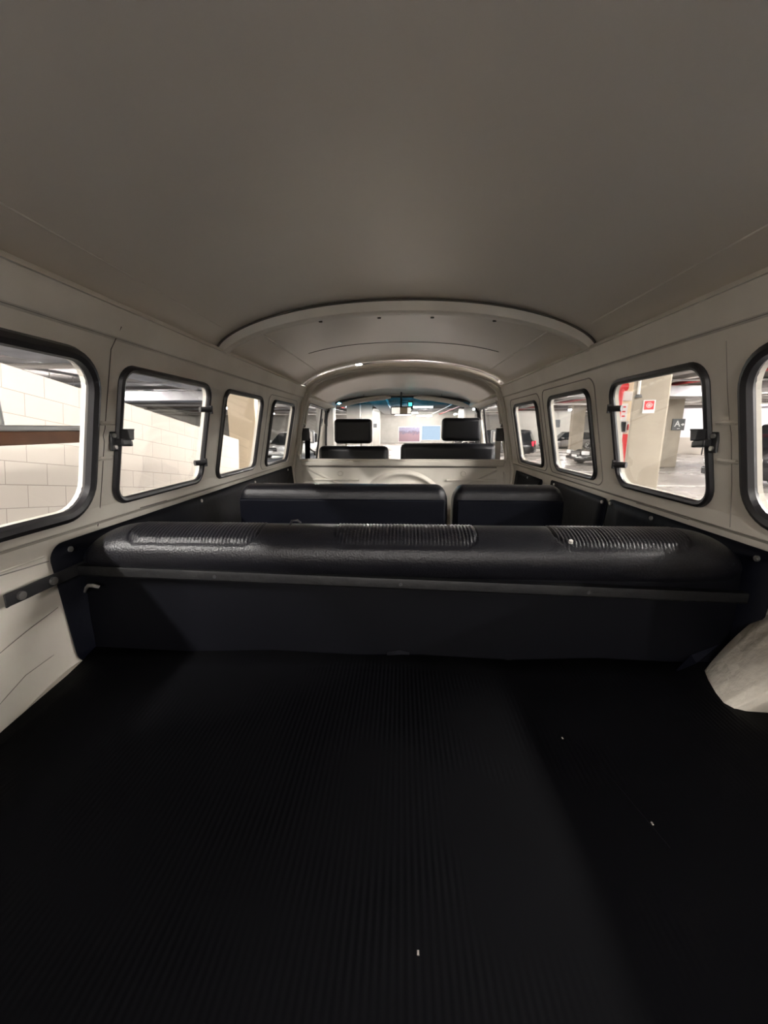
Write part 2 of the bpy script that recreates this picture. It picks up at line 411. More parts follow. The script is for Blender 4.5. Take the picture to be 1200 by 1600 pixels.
# ---------------------------------------------------------------- side windows
idx = 0
WLAB = {-1: ['rear quarter window, nearest on the left side', 'hinged side window with black latch, left side', 'third window of the left side, before the cream column', 'foremost passenger window on the left side'],
        1: ['rear quarter window, nearest on the right side', 'hinged side window with black latch, right side', 'rear window of the double doors, right side', 'front window of the double doors, right side']}
for s in (-1, 1):
    for i, (a, b, c, d, r) in enumerate(WIN[s]):
        idx += 1
        big = (i == 0)
        mb = MB(); g = .011 if big else .005
        path = [(s*(wallx(y, z)-.003), y, z) for y, z in rrect(a, b, c, d, r, 8, grow=g)]
        mb.tube(path, .0145 if big else .0095, 8, closed=True)
        root = thing('window_%d' % idx, '', 'window', (s*wallx((a+b)/2, c), (a+b)/2, c))
        del root['category']; root['label'] = WLAB[s][i]; root['kind'] = 'structure'
        ob('rubber_seal', mb, M['rubber'], root)
        mb = MB(); poly = rrect(a, b, c, d, r, 8, grow=.003)
        mb.prism(poly, lambda y, z: (s*(wallx(y, z)+.009), y, z), lambda y, z: (s*(wallx(y, z)+.012), y, z))
        ob('pane', mb, M['glass'], root, smooth=None)
        if i == 1:
            # over-centre latch at the rear edge, two hinge clips at the front edge
            zl = 1.59; y_ = a-.018
            X = lambda t: s*(wallx(y_, zl)-t)
            l = ob('latch', MB().box(min(X(0), X(.006)), max(X(0), X(.006)), y_-.016, y_+.010, zl-.024, zl+.024), M['blackmetal'], root, bevel=.003)
            for dz in (-.014, .014): ob('screw', MB().cyl((X(.004), y_-.004, zl+dz), (X(.010), y_-.004, zl+dz), .0055, 10), M['steel'], l)
            ob('latch_arm', MB().box(min(X(.004), X(.024)), max(X(.004), X(.024)), y_+.000, y_+.036, zl-.011, zl+.006), M['blackmetal'], l, bevel=.003)
            mb = MB(); t = (.010, .034)
            P = [(y_+.012, zl+.004), (y_+.031, zl+.002), (y_+.035, zl+.024), (y_+.039, zl+.030), (y_+.006, zl+.030), (y_+.009, zl+.024)]
            mb.prism(P, lambda y, z: (X(t[0]), y, z), lambda y, z: (X(t[1]), y, z))
            ob('latch_lever', mb, M['blackmetal'], l, bevel=.002)
            ob('latch_hook', MB().box(min(X(-.006), X(.022)), max(X(-.006), X(.022)), y_+.032, y_+.042, zl-.014, zl+.000), M['blackmetal'], l, bevel=.002)
            for zz in (c+.062, d-.075):
                xx = wallx(b, zz)
                ob('hinge_clip', MB().cyl((s*(xx-.014), b+.004, zz), (s*(xx+.010), b-.026, zz), .010, 10).cyl((s*(xx-.014), b+.006, zz-.014), (s*(xx-.014), b+.006, zz+.014), .007, 8), M['blackmetal'], root)
# cab door windows
for s, lb in ((-1, 'left'), (1, 'right')):
    idx += 1
    h = cab_hole(s)
    root = thing('window_%d' % idx, '', 'window', (s*.75, 3.3, 1.36)); del root['category']
    root['label'] = 'cab door window beyond the bulkhead, %s side' % lb; root['kind'] = 'structure'
    ob('rubber_seal', MB().tube([(s*(wallx(y, z)-.001), y, z) for y, z in h], .009, 8, closed=True), M['rubber'], root)
    ob('pane', MB().prism(h, lambda y, z: (s*(wallx(y, z)+.009), y, z), lambda y, z: (s*(wallx(y, z)+.012), y, z)), M['glass'], root, smooth=None)
    ob('quarter_light_post', MB().tube([(s*(wallx(3.5, 1.79)-.002), 3.43, 1.79), (s*(wallx(3.55, 1.35)-.002), 3.55, 1.355)], .008, 8), M['rubber'], root)
    ob('window_frame', MB().tube([(s*(wallx(y, z)-.006), y, z) for y, z in [(2.90, 1.35), (2.90, 1.80), (2.95, 1.825), (3.62, 1.815), (3.68, 1.77), (3.79, 1.36)]], .010, 8), M['paint'], root)

# raised tailgate above and behind the viewpoint
t = thing('tailgate', 'cream tailgate raised over the open rear of the van', 'tailgate', (0, -.14, 2.07))
ob('panel', MB().loft([[(x, -.16, 2.045) for x in (-.60, .60)]+[(x, -.16, 2.075) for x in (.60, -.60)], [(x, -.55, 2.14) for x in (-.60, .60)]+[(x, -.55, 2.17) for x in (.60, -.60)], [(x, -.95, 2.17) for x in (-.57, .57)]+[(x, -.95, 2.20) for x in (.57, -.57)]]), M['paint'], t, smooth=30)
for s in (-1, 1): ob('hinge', MB().box(s*.4-.03, s*.4+.03, -.19, -.10, 2.05, 2.085), M['paint'], t)

# ---------------------------------------------------------------- deck, floors, bulkhead
mb = MB(); mb.box(-.74, .74, YR, .865, 1.07, 1.095)
struct(ob('floor', mb, M['paint'], bevel=.002), 'steel deck over the engine under the black mat')
mb = MB(); mb.box(-.70, .70, .865, 3.62, .58, .60); mb.box(-.735, .735, .865, .885, .60, 1.09)
struct(ob('floor_cabin', mb, M['dash']), 'sunken dark floor of the passenger compartment')
# roof bow + bulkhead hoop: plate with the walk-through shaped opening above the half wall
op = [(.712, 1.405), (.722, 1.45), (.712, 1.55), (.690, 1.66), (.662, 1.77), (.628, 1.865), (.585, 1.91), (.513, 1.945), (.41, 1.975), (.298, 1.997), (.15, 2.006), (0, 2.009)]
opening = [(x, z) for x, z in op]+[(-x, z) for x, z in op[::-1][1:]]
oc = [(.735, 1.02), (.762, 1.34), (.752, 1.43), (.684, 1.765), (.662, 1.83), (.650, 1.885)]+[(x, z+.014) for x, _, z in arch_pts(.650, 1.885, .152, n=24)[::-1][1:-1]]
outer = oc+[(-x, z) for x, z in oc[:6][::-1]]
outer = [(.70, .60)]+outer+[(-.70, .60)]
V, fs = plate(outer, [opening])
mb = MB(); mb.add([(v.x, 2.775, v.y) for v in V], fs)
bh = ob('wall_front', mb, M['paint'], smooth=None, solid=.05, fix=False)
for p_ in bh.data.polygons: pass
struct(bh, 'cream half-height bulkhead and hoop between cabin and cab')
# rolled rim round the opening, top rail with shadow line, pressings, round spare-wheel dish
ob('opening_rim', MB().tube([(x, 2.771, z) for x, z in opening], .011, 8, closed=True), M['paint'], bh)
ob('hoop_bead', MB().tube([(x*1.0, 2.755, z) for x, z in [(.752, .7), (.758, 1.34), (.742, 1.43), (.676, 1.765), (.648, 1.86)]], .012, 8)
   .tube([(-x*1.0, 2.755, z) for x, z in [(.752, .7), (.758, 1.34), (.742, 1.43), (.676, 1.765), (.648, 1.86)]], .012, 8)
   .tube([(x, 2.755, z-.010) for x, _, z in arch_pts(.650, 1.885, .143, n=40)], .009, 8), M['paint'], bh)
ob('top_rail', MB().box(-.70, .70, 2.752, 2.776, 1.368, 1.402), M['paint'], bh, bevel=.006)
ob('top_rail_shadow_strip', MB().box(-.655, .655, 2.772, 2.7755, 1.355, 1.364), M['grime_shade'], bh)  # grey strip paints the shade under the top rail
ob('lower_rail', MB().box(-.66, -.30, 2.762, 2.778, 1.262, 1.276).box(.31, .66, 2.762, 2.778, 1.262, 1.276), M['paint'], bh, bevel=.004)
def dish(u, v):
    r = .335*u; a = 2*PI*v
    prof = .0+.022*math.exp(-((u-.93)/.05)**2)+.012*math.exp(-((u-.72)/.04)**2)+(.012*(1-u**2))
    return (.006+r*math.cos(a), 2.7765-prof, 1.005+r*math.sin(a))
ob('spare_wheel_pressing', MB().grid(dish, 40, 72), M['paint'], bh, smooth=60)
for s in (-1, 1):
    ob('diagonal_pressing', MB().loft([[(s*.66, 2.776, 1.33), (s*.655, 2.765, 1.345), (s*.64, 2.776, 1.352)], [(s*.40, 2.776, 1.20), (s*.395, 2.768, 1.215), (s*.38, 2.776, 1.222)]]), M['paint'], bh, smooth=20)
    ob('round_pressing', MB().tube([(s*.43+.018*math.cos(k*PI/6), 2.772, 1.315+.018*math.sin(k*PI/6)) for k in range(12)], .005, 6, closed=True), M['paint'], bh)
    ob('upright_bead', MB().tube([(s*.71, 2.768, .7), (s*.71, 2.768, 1.31), (s*.705, 2.772, 1.33)], .007, 8), M['paint'], bh)

# cab roof: falls forward from the hoop to a lip, then the visors and the windscreen header
def arcp(a, z0, h, y, n=40, q=.62):
    return [(x, y, z) for x, _, z in arch_pts(a, z0, h, n=n, y=y, q=q)]
rings = [arcp(.668, 1.84, .19, 2.80), arcp(.655, 1.835, .175, 3.05), arcp(.63, 1.826, .152, 3.30), arcp(.575, 1.842, .120, 3.40), arcp(.580, 1.862, .118, 3.41), arcp(.60, 1.85, .11, 3.55), arcp(.64, 1.84, .092, 3.74)]
struct(ob('ceiling_cab', MB().loft(rings, ring_closed=False, cap=False), M['ceil'], smooth=40, solid=.01), 'grey cab roof lining that falls to the windscreen')
for s, nm, sd_ in ((-1, 'trim_8', 'left'), (1, 'trim_9', 'right')):
    mb = MB(); mb.loft([[(s*.63, 2.80, 1.83), (s*.69, 2.80, 1.80), (s*.70, 2.8, 1.86), (s*.655, 2.80, 1.875)], [(s*.60, 3.55, 1.815), (s*.70, 3.58, 1.79), (s*.69, 3.58, 1.86), (s*.60, 3.55, 1.865)], [(s*.60, 3.72, 1.81), (s*.70, 3.74, 1.79), (s*.69, 3.74, 1.86), (s*.60, 3.72, 1.86)]])
    struct(ob(nm, mb, M['paint'], smooth=None, bevel=.006), 'cream rail over the %s cab door' % sd_)
# front panel with windscreen opening, slightly bowed
wo = [(.690, 1.30), (.693, 1.50), (.686, 1.68), (.672, 1.76), (.640, 1.82), (.58, 1.86), (.40, 1.888), (.2, 1.905), (0, 1.91)]
wso = [(x, z) for x, z in wo]+[(-x, z) for x, z in wo[::-1][1:]]
wso = wso+[(-.64, 1.255), (.64, 1.255)]
fo = [(.70, .60), (.745, 1.02), (.775, 1.34), (.760, 1.43), (.70, 1.765), (.68, 1.84), (.60, 1.90), (.40, 1.945), (0, 1.965)]
fouter = fo+[(-x, z) for x, z in fo[::-1][1:]]
V, fs = plate(fouter, [wso], [(x/10, z/10) for x in range(-7, 8) for z in range(7, 13)])
fy = lambda x: 3.76-.10*(x/.7)**2
mb = MB(); mb.add([(v.x, fy(v.x), v.y) for v in V], fs)
wf = struct(ob('wall_windscreen', mb, M['paint'], smooth=60, solid=.02, fix=False), 'front of the cab around the windscreen')
idx += 1
root = thing('window_%d' % idx, '', 'w', (0, 3.76, 1.255)); del root['category']; root['kind'] = 'structure'; root['label'] = 'windscreen with blue-green tinted top band'
ob('rubber_seal', MB().tube([(x, fy(x)-.008, z) for x, z in wso], .011, 8, closed=True), M['rubber'], root)
def wfn(u, v):
    x = -.70+1.4*u; top = lerp_tab(sorted([(abs(a), b) for a, b in wo if b > 1.7]), abs(x))
    z = 1.25+(top+.012-1.25)*v; return (x, fy(x)+.004, z)
V, fs = plate(wso, [], [(x/14, 1.3+z*.06) for x in range(-9, 10) for z in range(10)])
mb = MB(); mb.add([(v.x, fy(v.x)+.004, v.y) for v in V], fs)
ob('pane', mb, M['wind'], root, smooth=60, fix=False)
# dashboard, gauge cowl and steering wheel
t = thing('dashboard', 'black dashboard under the windscreen', 'dashboard', (0, 3.6, 1.1))
ob('dash_top', MB().box(-.70, .70, 3.42, 3.66, 1.20, 1.275), M['dash'], t, bevel=.02, seg=3)
ob('dash_face', MB().box(-.69, .69, 3.44, 3.64, 1.0, 1.205), M['paint'], t, bevel=.01)
ob('gauge_cowl', MB().box(-.52, -.22, 3.40, 3.55, 1.25, 1.32), M['dash'], t, bevel=.02, seg=3)
t = thing('steering_wheel', 'black steering wheel behind the driver seat', 'steering wheel', (-.36, 3.38, 1.18))
tilt = Matrix.Rotation(math.radians(-38), 3, 'X')
ring = [tuple(Vector((-.36, 3.34, 1.27))+tilt @ Vector((.20*math.cos(a), .20*math.sin(a), 0))) for a in [k*PI/16 for k in range(32)]]
ob('rim', MB().tube(ring, .011, 8, closed=True), M['dash'], t)
hubc = Vector((-.36, 3.36, 1.25))
ob('hub', MB().cyl(hubc, hubc+Vector((0, .05, -.03)), .045, 16), M['dash'], t)
ob('spoke', MB().tube([ring[1], hubc], .009, 6), M['dash'], t); ob('spoke', MB().tube([ring[15], hubc], .009, 6), M['dash'], t)
ob('column', MB().cyl(hubc, hubc+Vector((0, .16, -.18)), .022, 10), M['dash'], t)

# ================================================================ BLACK TRIM CARDS
def card(s, y0, y1, z0, z1, r, label, rear_r=None, screws=()):
    poly = rrect(y0, y1, z0, z1, r, 6)
    if z0 > 1:          # the card drops to the cabin floor in front of the deck
        poly = [q for q in poly if not (q[0] > (y0+y1)/2 and q[1] < 1.2)]+[(y1, .64), (.93, .64), (.93, z0)]
        poly = poly[:0]+[q for q in poly if q[1] > 1.2 and q[0] > (y0+y1)/2]+[q for q in poly if q[1] > 1.2 and q[0] <= (y0+y1)/2]+[q for q in poly if q[1] <= 1.2 and q[0] <= (y0+y1)/2 and q[0] < .93]+[(.93, z0), (.93, .64), (y1, .64)]
        pz = .64
    else: pz = z0
    P = [(y, z) for y, z in poly]
    # subdivide in z so that the card follows the wall
    V, fs = plate(P, [], [q for q in [(y0+(y1-y0)*i/8, pz+(z1-pz)*j/20) for i in range(1, 8) for j in range(1, 20)] if inside(P, *q)])
    mb = MB(); mb.add([(s*(wallx(max(v.x, .9), v.y)-.010), v.x, v.y) for v in V], fs)
    o = ob('trim_card', mb, M['card'], smooth=40, fix=False)
    bm = bmesh.new(); bm.from_mesh(o.data)
    for f in bm.faces:
        f.normal_update()
        if f.normal.x*s > 0: f.normal_flip()
    bm.to_mesh(o.data); bm.free()
    sd = o.modifiers.new('s', 'SOLIDIFY'); sd.thickness = .004; sd.offset = -1
    tag(o, label, 'trim panel')
    for y, z in screws:
        x = wallx(max(y, .9), z)-.011
        sc = ob('screw', MB().cyl((s*x, y, z), (s*(x-.004), y, z), .0065, 12).box(s*(x-.0045)-.001, s*(x-.0045)+.001, y-.005, y+.005, z-.0008, z+.0008), M['steel'], None)
        sc.parent = o
    return o
card(-1, .788, 2.715, 1.085, 1.372, .035, 'long black trim card on the left side below the windows', screws=[(.835, 1.352), (1.44, 1.355), (2.6, 1.355), (2.0, 1.352)])
card(1, .788, 1.462, 1.085, 1.372, .03, 'black trim card on the right side beside the rear bench', screws=[(.835, 1.352), (1.20, 1.357), (1.44, 1.357)])
card(1, 1.472, 2.035, .80, 1.368, .02, 'black trim card on the right double door beside the middle bench', screws=[(1.50, 1.352), (1.98, 1.352)])
card(1, 2.16, 2.66, .80, 1.352, .015, 'small black trim card on the right, nearest to the bulkhead', screws=[(2.4, 1.335)])

# ================================================================ ENGINE DECK: mat, wheel arch
left = [(-.665, YR), (-.672, .10), (-.685, .30), (-.697, .57), (-.705, .653), (-.716, .735), (-.730, .800), (-.742, .838)]
right = [(.742, .838), (.70, .838), (.668, .812), (.650, .775), (.635, .735), (.628, .705), (.636, .690), (.660, .687), (.74, .687), (.74, .5), (.70, .3), (.68, .1), (.67, YR)]
poly = left+[(-.5, .834), (-.3, .836), (-.1, .832), (.05, .835), (.25, .832), (.45, .836), (.6, .834)]+right
V, fs = plate(poly, [], [(-.66+.04*i, YR+.02+.04*j) for i in range(33) for j in range(23) if inside(poly, -.66+.04*i, YR+.02+.04*j)])
rnd = random.Random(3)
def matz(x, y):
    z = 1.100+.0012*math.sin(9*x+4*y)+.0012*math.sin(23*y-7*x)
    z += .004*math.exp(-(((x-.33)/.05)**2+((y-.66)/.04)**2))        # a small lump
    if y > .80: z += .006*((y-.80)/.035)**2*(1+.4*math.sin(x*17))
    return z
mb = MB(); mb.add([(v.x, v.y, matz(v.x, v.y)) for v in V], fs)
fm = ob('floor_mat', mb, M['mat'], smooth=60, solid=.005, fix=False)
tag(fm, 'black ribbed rubber mat covering the load deck behind the rear bench', 'floor mat')
ob('crease', MB().tube([(.30, .60, matz(.3, .6)+.0005), (.325, .52, matz(.325, .52)+.0006), (.345, .42, matz(.345, .42)+.0005)], .0009, 6), M['mat'], fm)
ob('curled_corner', MB().add([(.60, .80, 1.103), (.665, .832, 1.105), (.712, .838, 1.150), (.655, .838, 1.122), (.60, .803, 1.1035), (.665, .835, 1.106)], [(0, 1, 2, 3), (4, 3, 2, 5)]), M['card'], fm, smooth=None)
for x, y in ((.28, .60), (.02, .30), (.34, .45)):
    ob('speck', MB().box(x, x+.0022, y, y+.004, matz(x, y), matz(x, y)+.0012), M['grime_shade'], fm)

# cream painted swelling of the body that rises out of the mat on the right
fl = [(.790, .686), (.70, .686), (.650, .688), (.633, .695), (.628, .712), (.636, .745), (.650, .777), (.668, .808), (.70, .845), (.76, .86)]
tp = [(.80, .50, 1.36), (.79, .52, 1.36), (.785, .54, 1.355), (.782, .56, 1.35), (.78, .60, 1.342), (.778, .65, 1.332), (.776, .71, 1.31), (.775, .765, 1.285), (.775, .80, 1.262), (.785, .83, 1.24)]
def archfn(u, v):
    k = v*(len(fl)-1); i = min(int(k), len(fl)-2); t_ = k-i
    f0 = Vector((*fl[i], 1.092)).lerp(Vector((*fl[i+1], 1.092)), t_); f1 = Vector(tp[i]).lerp(Vector(tp[i+1]), t_)
    p_ = f0.lerp(f1, u); bul = math.sin(u*PI)
    return (p_.x-.008*bul, p_.y-.004*bul, p_.z+.010*bul)
wa = ob('wheel_arch', MB().grid(archfn, 20, 54), mat('worn_glossy_cream_paint', (.56, .52, .45), .22, col2=(.50, .46, .39), nscale=14, bump=.5, bscale=26, rough2=.35), smooth=60)
struct(wa, 'cream painted body swelling at the right of the load deck')
wa.modifiers.new('ss', 'SUBSURF').levels = 1
wa.modifiers['ss'].render_levels = 1

# ================================================================ BENCHES
def interp_profile(P, s):
    L = [0]
    for a, b in zip(P, P[1:]): L.append(L[-1]+math.dist(a, b))
    d = s*L[-1]
    for i in range(len(P)-1):
        if d <= L[i+1] or i == len(P)-2:
            t_ = (d-L[i])/(L[i+1]-L[i]); return (P[i][0]+(P[i+1][0]-P[i][0])*t_, P[i][1]+(P[i+1][1]-P[i][1])*t_), d
def smooth_poly(P, n=3):
    for _ in range(n):
        Q = [P[0]]
        for a, b in zip(P, P[1:]):
            Q.append((a[0]*.75+b[0]*.25, a[1]*.75+b[1]*.25)); Q.append((a[0]*.25+b[0]*.75, a[1]*.25+b[1]*.75))
        Q.append(P[-1]); P = Q
    return P
def backrest_mesh(x0, x1, prof, inserts, zref, rend, nx, ns=64, s_seam=.30, pitch=.0082, amp=.0022, drop=None):
    """cushion swept along x; prof = rear-bottom .. over the top .. front-bottom (y, z)"""
    P = smooth_poly(prof); ym = sum(p[0] for p in P)/len(P)
    ztop = max(p[1] for p in P)
    S = [interp_profile(P, j/ns) for j in range(ns+1)]
    mb = MB(); vs = []
    for i in range(nx+1):
        x = x0+(x1-x0)*i/nx
        e = min(x-x0, x1-x); t_ = max(0, 1-e/rend); kf = 1-math.sqrt(max(0, 1-t_*t_))
        for j, ((y, z), d) in enumerate(S):
            # normal in profile
            (ya, za), _ = S[max(j-1, 0)]; (yb, zb), _ = S[min(j+1, ns)]
            ty, tz = yb-ya, zb-za; L = math.hypot(ty, tz) or 1; ny, nz = -tz/L, ty/L
            off = 0.0
            for a, b in inserts:
                if a < x < b:
                    # insert region starts a little way over the rear edge, with rounded corners
                    cc = min(x-a, b-x); ss = s_seam+.05*max(0, 1-cc/.03)**2
                    if j/ns > ss:
                        ph = (x-a)/pitch
                        off += -amp*.8+amp*abs(math.sin(PI*ph))**.7*1.0+.0012
                    if abs(j/ns-ss) < .018: off += -.0022
            for a, b in inserts:
                if min(abs(x-a), abs(x-b)) < .0022 and j/ns > s_seam+.05: off -= .0028
            hz = (z-zref)/(ztop-zref)
            zz = z-kf*(ztop-zref)*.62*max(hz, 0)**1.2
            yy = y+(ym-y)*kf*.55
            vs.append((x, yy+ny*off, zz+nz*off))
    n = ns+1; fs = [(i*n+j, i*n+j+1, (i+1)*n+j+1, (i+1)*n+j) for i in range(nx) for j in range(ns)]
    fs.append(tuple(range(n))); fs.append(tuple(nx*n+k for k in range(n))[::-1])
    fs += [(i*n, (i+1)*n, (i+1)*n+ns, i*n+ns) for i in range(nx)]
    mb.add(vs, fs); return mb
t = thing('rear_bench_seat', 'black vinyl rear bench with three pleated panels on its backrest', 'bench seat', (0, 1.1, .60))
prof = [(.857, 1.285), (.843, 1.300), (.832, 1.325), (.833, 1.350), (.843, 1.367), (.862, 1.381), (.89, 1.391), (.92, 1.395), (.95, 1.391), (.972, 1.365), (.985, 1.31), (.99, 1.12)]
bk = ob('backrest', backrest_mesh(-.750, .752, prof, [(-.632, -.328), (-.152, .172), (.345, .632)], 1.285, .125, 760, 96, s_seam=.20), M['vinyl'], t, smooth=80)
# piping along the lower edge of each pleated panel
# backboard behind the upholstery and the flat strip nailed over its upper edge
bd = MB(); bd.add([(-.735, .838, 1.098), (.735, .838, 1.098), (.745, .856, 1.31), (-.745, .856, 1.32), (-.735, .862, 1.098), (.735, .862, 1.098), (.745, .87, 1.31), (-.745, .87, 1.32)], [(0, 1, 2, 3), (4, 7, 6, 5), (0, 4, 5, 1), (3, 2, 6, 7), (0, 3, 7, 4), (1, 5, 6, 2)])
ob('backboard', bd, mat('black_fibreboard', (.0015, .0016, .0028), .55, bump=.3, bscale=6, spec=.07), t)
st = MB(); z = lambda x: 1.3135-.040*(x+.756)/1.51
st.loft([[(x, .832, z(x)), (x, .8305, z(x)-.004), (x, .8295, z(x)-.020), (x, .832, z(x)-.024), (x, .848, z(x)-.024), (x, .85, z(x))] for x in [-.756+i*.108 for i in range(15)]])
sp = ob('edge_strip', st, mat('scuffed_black_strip', (.004, .004, .005), .45, col2=(.008, .008, .008), nscale=12, bump=.2, bscale=40, spec=.16), t, smooth=20)
for x in (-.42, .0, .41): ob('rivet', MB().cyl((x, .829, z(x)-.012), (x, .834, z(x)-.012), .004, 8), M['blackmetal'], sp)
ob('seat_cushion', MB().box(-.66, .66, .975, 1.40, .95, 1.09), M['vinyl'], t, bevel=.045, seg=4)
ob('seat_base', MB().box(-.60, .60, .99, 1.34, .60, .95), M['card'], t, bevel=.01)
hk = MB().tube([(-.735, .836, 1.248), (-.722, .826, 1.262), (-.712, .822, 1.270), (-.700, .822, 1.270), (-.692, .828, 1.264)], [.003, .0036, .0042, .0048, .004], 8)
ob('release_hook', hk, M['steel'], t)
ob('release_hook', MB().tube([(.762, .840, 1.270), (.775, .826, 1.268), (.790, .822, 1.262)], .005, 8), M['steel'], t)
ob('loose_thread', MB().tube([(-.262, .900, 1.398), (-.255, .895, 1.410), (-.243, .895, 1.411), (-.236, .9, 1.403)], .0028, 6), M['rubber'], t)
ob('lint', MB().cyl((.366, .842, 1.379), (.366, .840, 1.385), .0045, 8), M['strap'], t)
ob('frayed_patch', MB().loft([[(-.03, .836, 1.112), (-.03, .828, 1.108), (-.03, .836, 1.104)], [(.0, .836, 1.118), (.0, .826, 1.113), (.0, .836, 1.106)], [(.022, .836, 1.112), (.022, .83, 1.109), (.022, .836, 1.106)]]), M['vinyl'], t)
# middle row: a wide and a narrow backrest
def mid_bench(x0, x1, label):
    t = thing('middle_bench_seat', label, 'bench seat', ((x0+x1)/2, 1.7, .60))
    prof = [(1.51, 1.10), (1.498, 1.30), (1.496, 1.365), (1.503, 1.392), (1.525, 1.404), (1.56, 1.408), (1.60, 1.400), (1.62, 1.36), (1.63, 1.2), (1.64, 1.10)]
    ob('backrest', backrest_mesh(x0, x1, prof, [(x0+.06, x1-.06)], 1.30, .045, 260, 48, s_seam=.52), M['vinyl'], t, smooth=70)
    ob('backboard', MB().box(x0+.012, x1-.012, 1.488, 1.506, .98, 1.355), M['card'], t, bevel=.006)
    ob('seat_cushion', MB().box(x0+.01, x1-.01, 1.64, 2.06, .95, 1.09), M['vinyl'], t, bevel=.04, seg=4)
    ob('seat_base', MB().box(x0+.04, x1-.04, 1.66, 2.0, .60, .95), M['card'], t, bevel=.01)
mid_bench(-.640, .180, 'wide black vinyl middle bench backrest, left of the gap')
mid_bench(.200, .622, 'narrow black vinyl middle bench backrest, right of the gap')
# cab seats
def cab_seat(x0, x1, ztop, hx0, hx1, hz0, hz1, label):
    t = thing('cab_seat', label, 'seat', ((x0+x1)/2, 3.1, .60))
    rings = []
    ob('backrest', MB().box(x0, x1, 3.04, 3.15, 1.02, ztop), M['vinyl'], t, bevel=.04, seg=5)
    ob('seat_cushion', MB().box(x0, x1, 3.0, 3.42, .90, 1.03), M['vinyl'], t, bevel=.04, seg=4)
    ob('seat_base', MB().box(x0+.03, x1-.03, 3.02, 3.38, .60, .9), M['card'], t)
    ob('headrest', MB().box(hx0, hx1, 3.07, 3.15, hz0, hz1), M['vinyl'], t, bevel=.03, seg=5)
    for q in (.3, .7):
        x = hx0+(hx1-hx0)*q; ob('headrest_post', MB().cyl((x, 3.11, hz0+.01), (x, 3.11, ztop-.03), .006, 8), M['chrome'], t)
cab_seat(-.640, -.100, 1.492, -.520, -.228, 1.508, 1.695, 'black vinyl driver seat with headrest, left in the cab')
cab_seat(-.010, .712, 1.512, .302, .598, 1.528, 1.702, 'wide black vinyl passenger bench with one headrest, right in the cab')
# visors, mirror, belts, door mirror
def visor(x0, x1, label):
    t = thing('sun_visor', label, 'sun visor', ((x0+x1)/2, 3.6, 1.85))
    pts = []; n = 8; mb = MB(); rings = []
    for i in range(n+1):
        x = x0+(x1-x0)*i/n; zt = 1.895-.085*(abs(x)/.6)**2.2
        e = math.sin(min(1, (1-abs(2*i/n-1))*3+.25)*PI/2)
        rings.append([(x, 3.60+.013*math.cos(a)-.012*(math.sin(a)), zt-.004+.019*e*math.sin(a)-.0) for a in [k*PI/6 for k in range(12)]])
    ob('pad', mb.loft(rings), M['visor'], t, smooth=60)
    ob('rod', MB().tube([(x0*.5+x1*.5, 3.60, 1.90), (x0*.5+x1*.5, 3.62, 1.92)], .005, 6), M['chrome'], t)
visor(-.575, -.10, 'pale grey sun visor above the windscreen, driver side')
visor(.10, .585, 'pale grey sun visor above the windscreen, passenger side')
t = thing('rear_view_mirror', 'small rear-view mirror hanging at the top of the windscreen', 'mirror', (0, 3.6, 1.88))
ob('housing', MB().box(-.098, .082, 3.50, 3.525, 1.738, 1.806), M['dash'], t, bevel=.01, seg=3)
ob('mirror_glass', MB().box(-.092, .076, 3.496, 3.501, 1.744, 1.800), M['mirror'], t, bevel=.002)
ob('painted_reflection', MB().box(-.018, .045, 3.493, 3.4965, 1.745, 1.800), M['beige_reflection'], t)  # beige box paints a reflection onto the mirror glass
ob('stem', MB().tube([(-.008, 3.52, 1.80), (-.008, 3.56, 1.86), (-.008, 3.58, 1.93)], .008, 8), M['dash'], t)
t = thing('teal_reflection', 'small glowing cyan dot painted as a reflection on the windscreen beside the mirror stem', 'tag', (.075, 3.7, 1.83))
ob('reflection_backing', MB().box(.05, .10, 3.71, 3.725, 1.79, 1.87), M['dash'], t, bevel=.003)
ob('reflection_glow', MB().box(.058, .088, 3.706, 3.711, 1.822, 1.852), emit('cyan_reflection_glow', (.1, .9, .85), 1.6), t)  # emission paints a teal reflection on the windscreen, no lamp there
def belt(s, label):
    t = thing('seat_belt', label, 'seat belt', (s*.69, 2.88, 1.1))
    ob('reel_housing', MB().box(min(s*.66, s*.715), max(s*.66, s*.715), 2.86, 2.90, 1.535, 1.625), M['blackmetal'], t, bevel=.006)
    ob('webbing', MB().loft([[(s*.695, 2.862, 1.55), (s*.655, 2.862, 1.55), (s*.655, 2.864, 1.55), (s*.695, 2.864, 1.55)], [(s*.70, 2.862, 1.15), (s*.675, 2.862, 1.15), (s*.675, 2.864, 1.15), (s*.70, 2.864, 1.15)]]), M['strap'] if s > 0 else M['card'], t)
    ob('anchor_bolt', MB().cyl((s*.70, 2.855, 1.645), (s*.70, 2.88, 1.645), .012, 12).tube([(s*.70+.016*math.cos(k*PI/5), 2.858, 1.648+.016*math.sin(k*PI/5)) for k in range(10)], .003, 6, closed=True), M['chrome'], t)
belt(-1, 'black seat belt reel on the left door pillar'); belt(1, 'seat belt with pale webbing on the right door pillar')
def door_mirror(s, label):
    t = thing('door_mirror', label, 'mirror', (s*.90, 3.95, 1.45))
    ob('housing', MB().box(min(s*.86, s*1.02), max(s*.86, s*1.02), 3.93, 3.97, 1.48, 1.61), M['alu'], t, bevel=.015, seg=3)
    ob('mirror_glass', MB().box(min(s*.875, s*1.005), max(s*.875, s*1.005), 3.922, 3.931, 1.495, 1.595), M['mirror'], t, bevel=.002)
    ob('arm', MB().tube([(s*.94, 3.95, 1.49), (s*.90, 3.93, 1.42), (s*.80, 3.82, 1.38)], .008, 8), M['blackmetal'], t)
door_mirror(-1, 'exterior door mirror outside the left cab window'); door_mirror(1, 'exterior door mirror outside the right cab window')
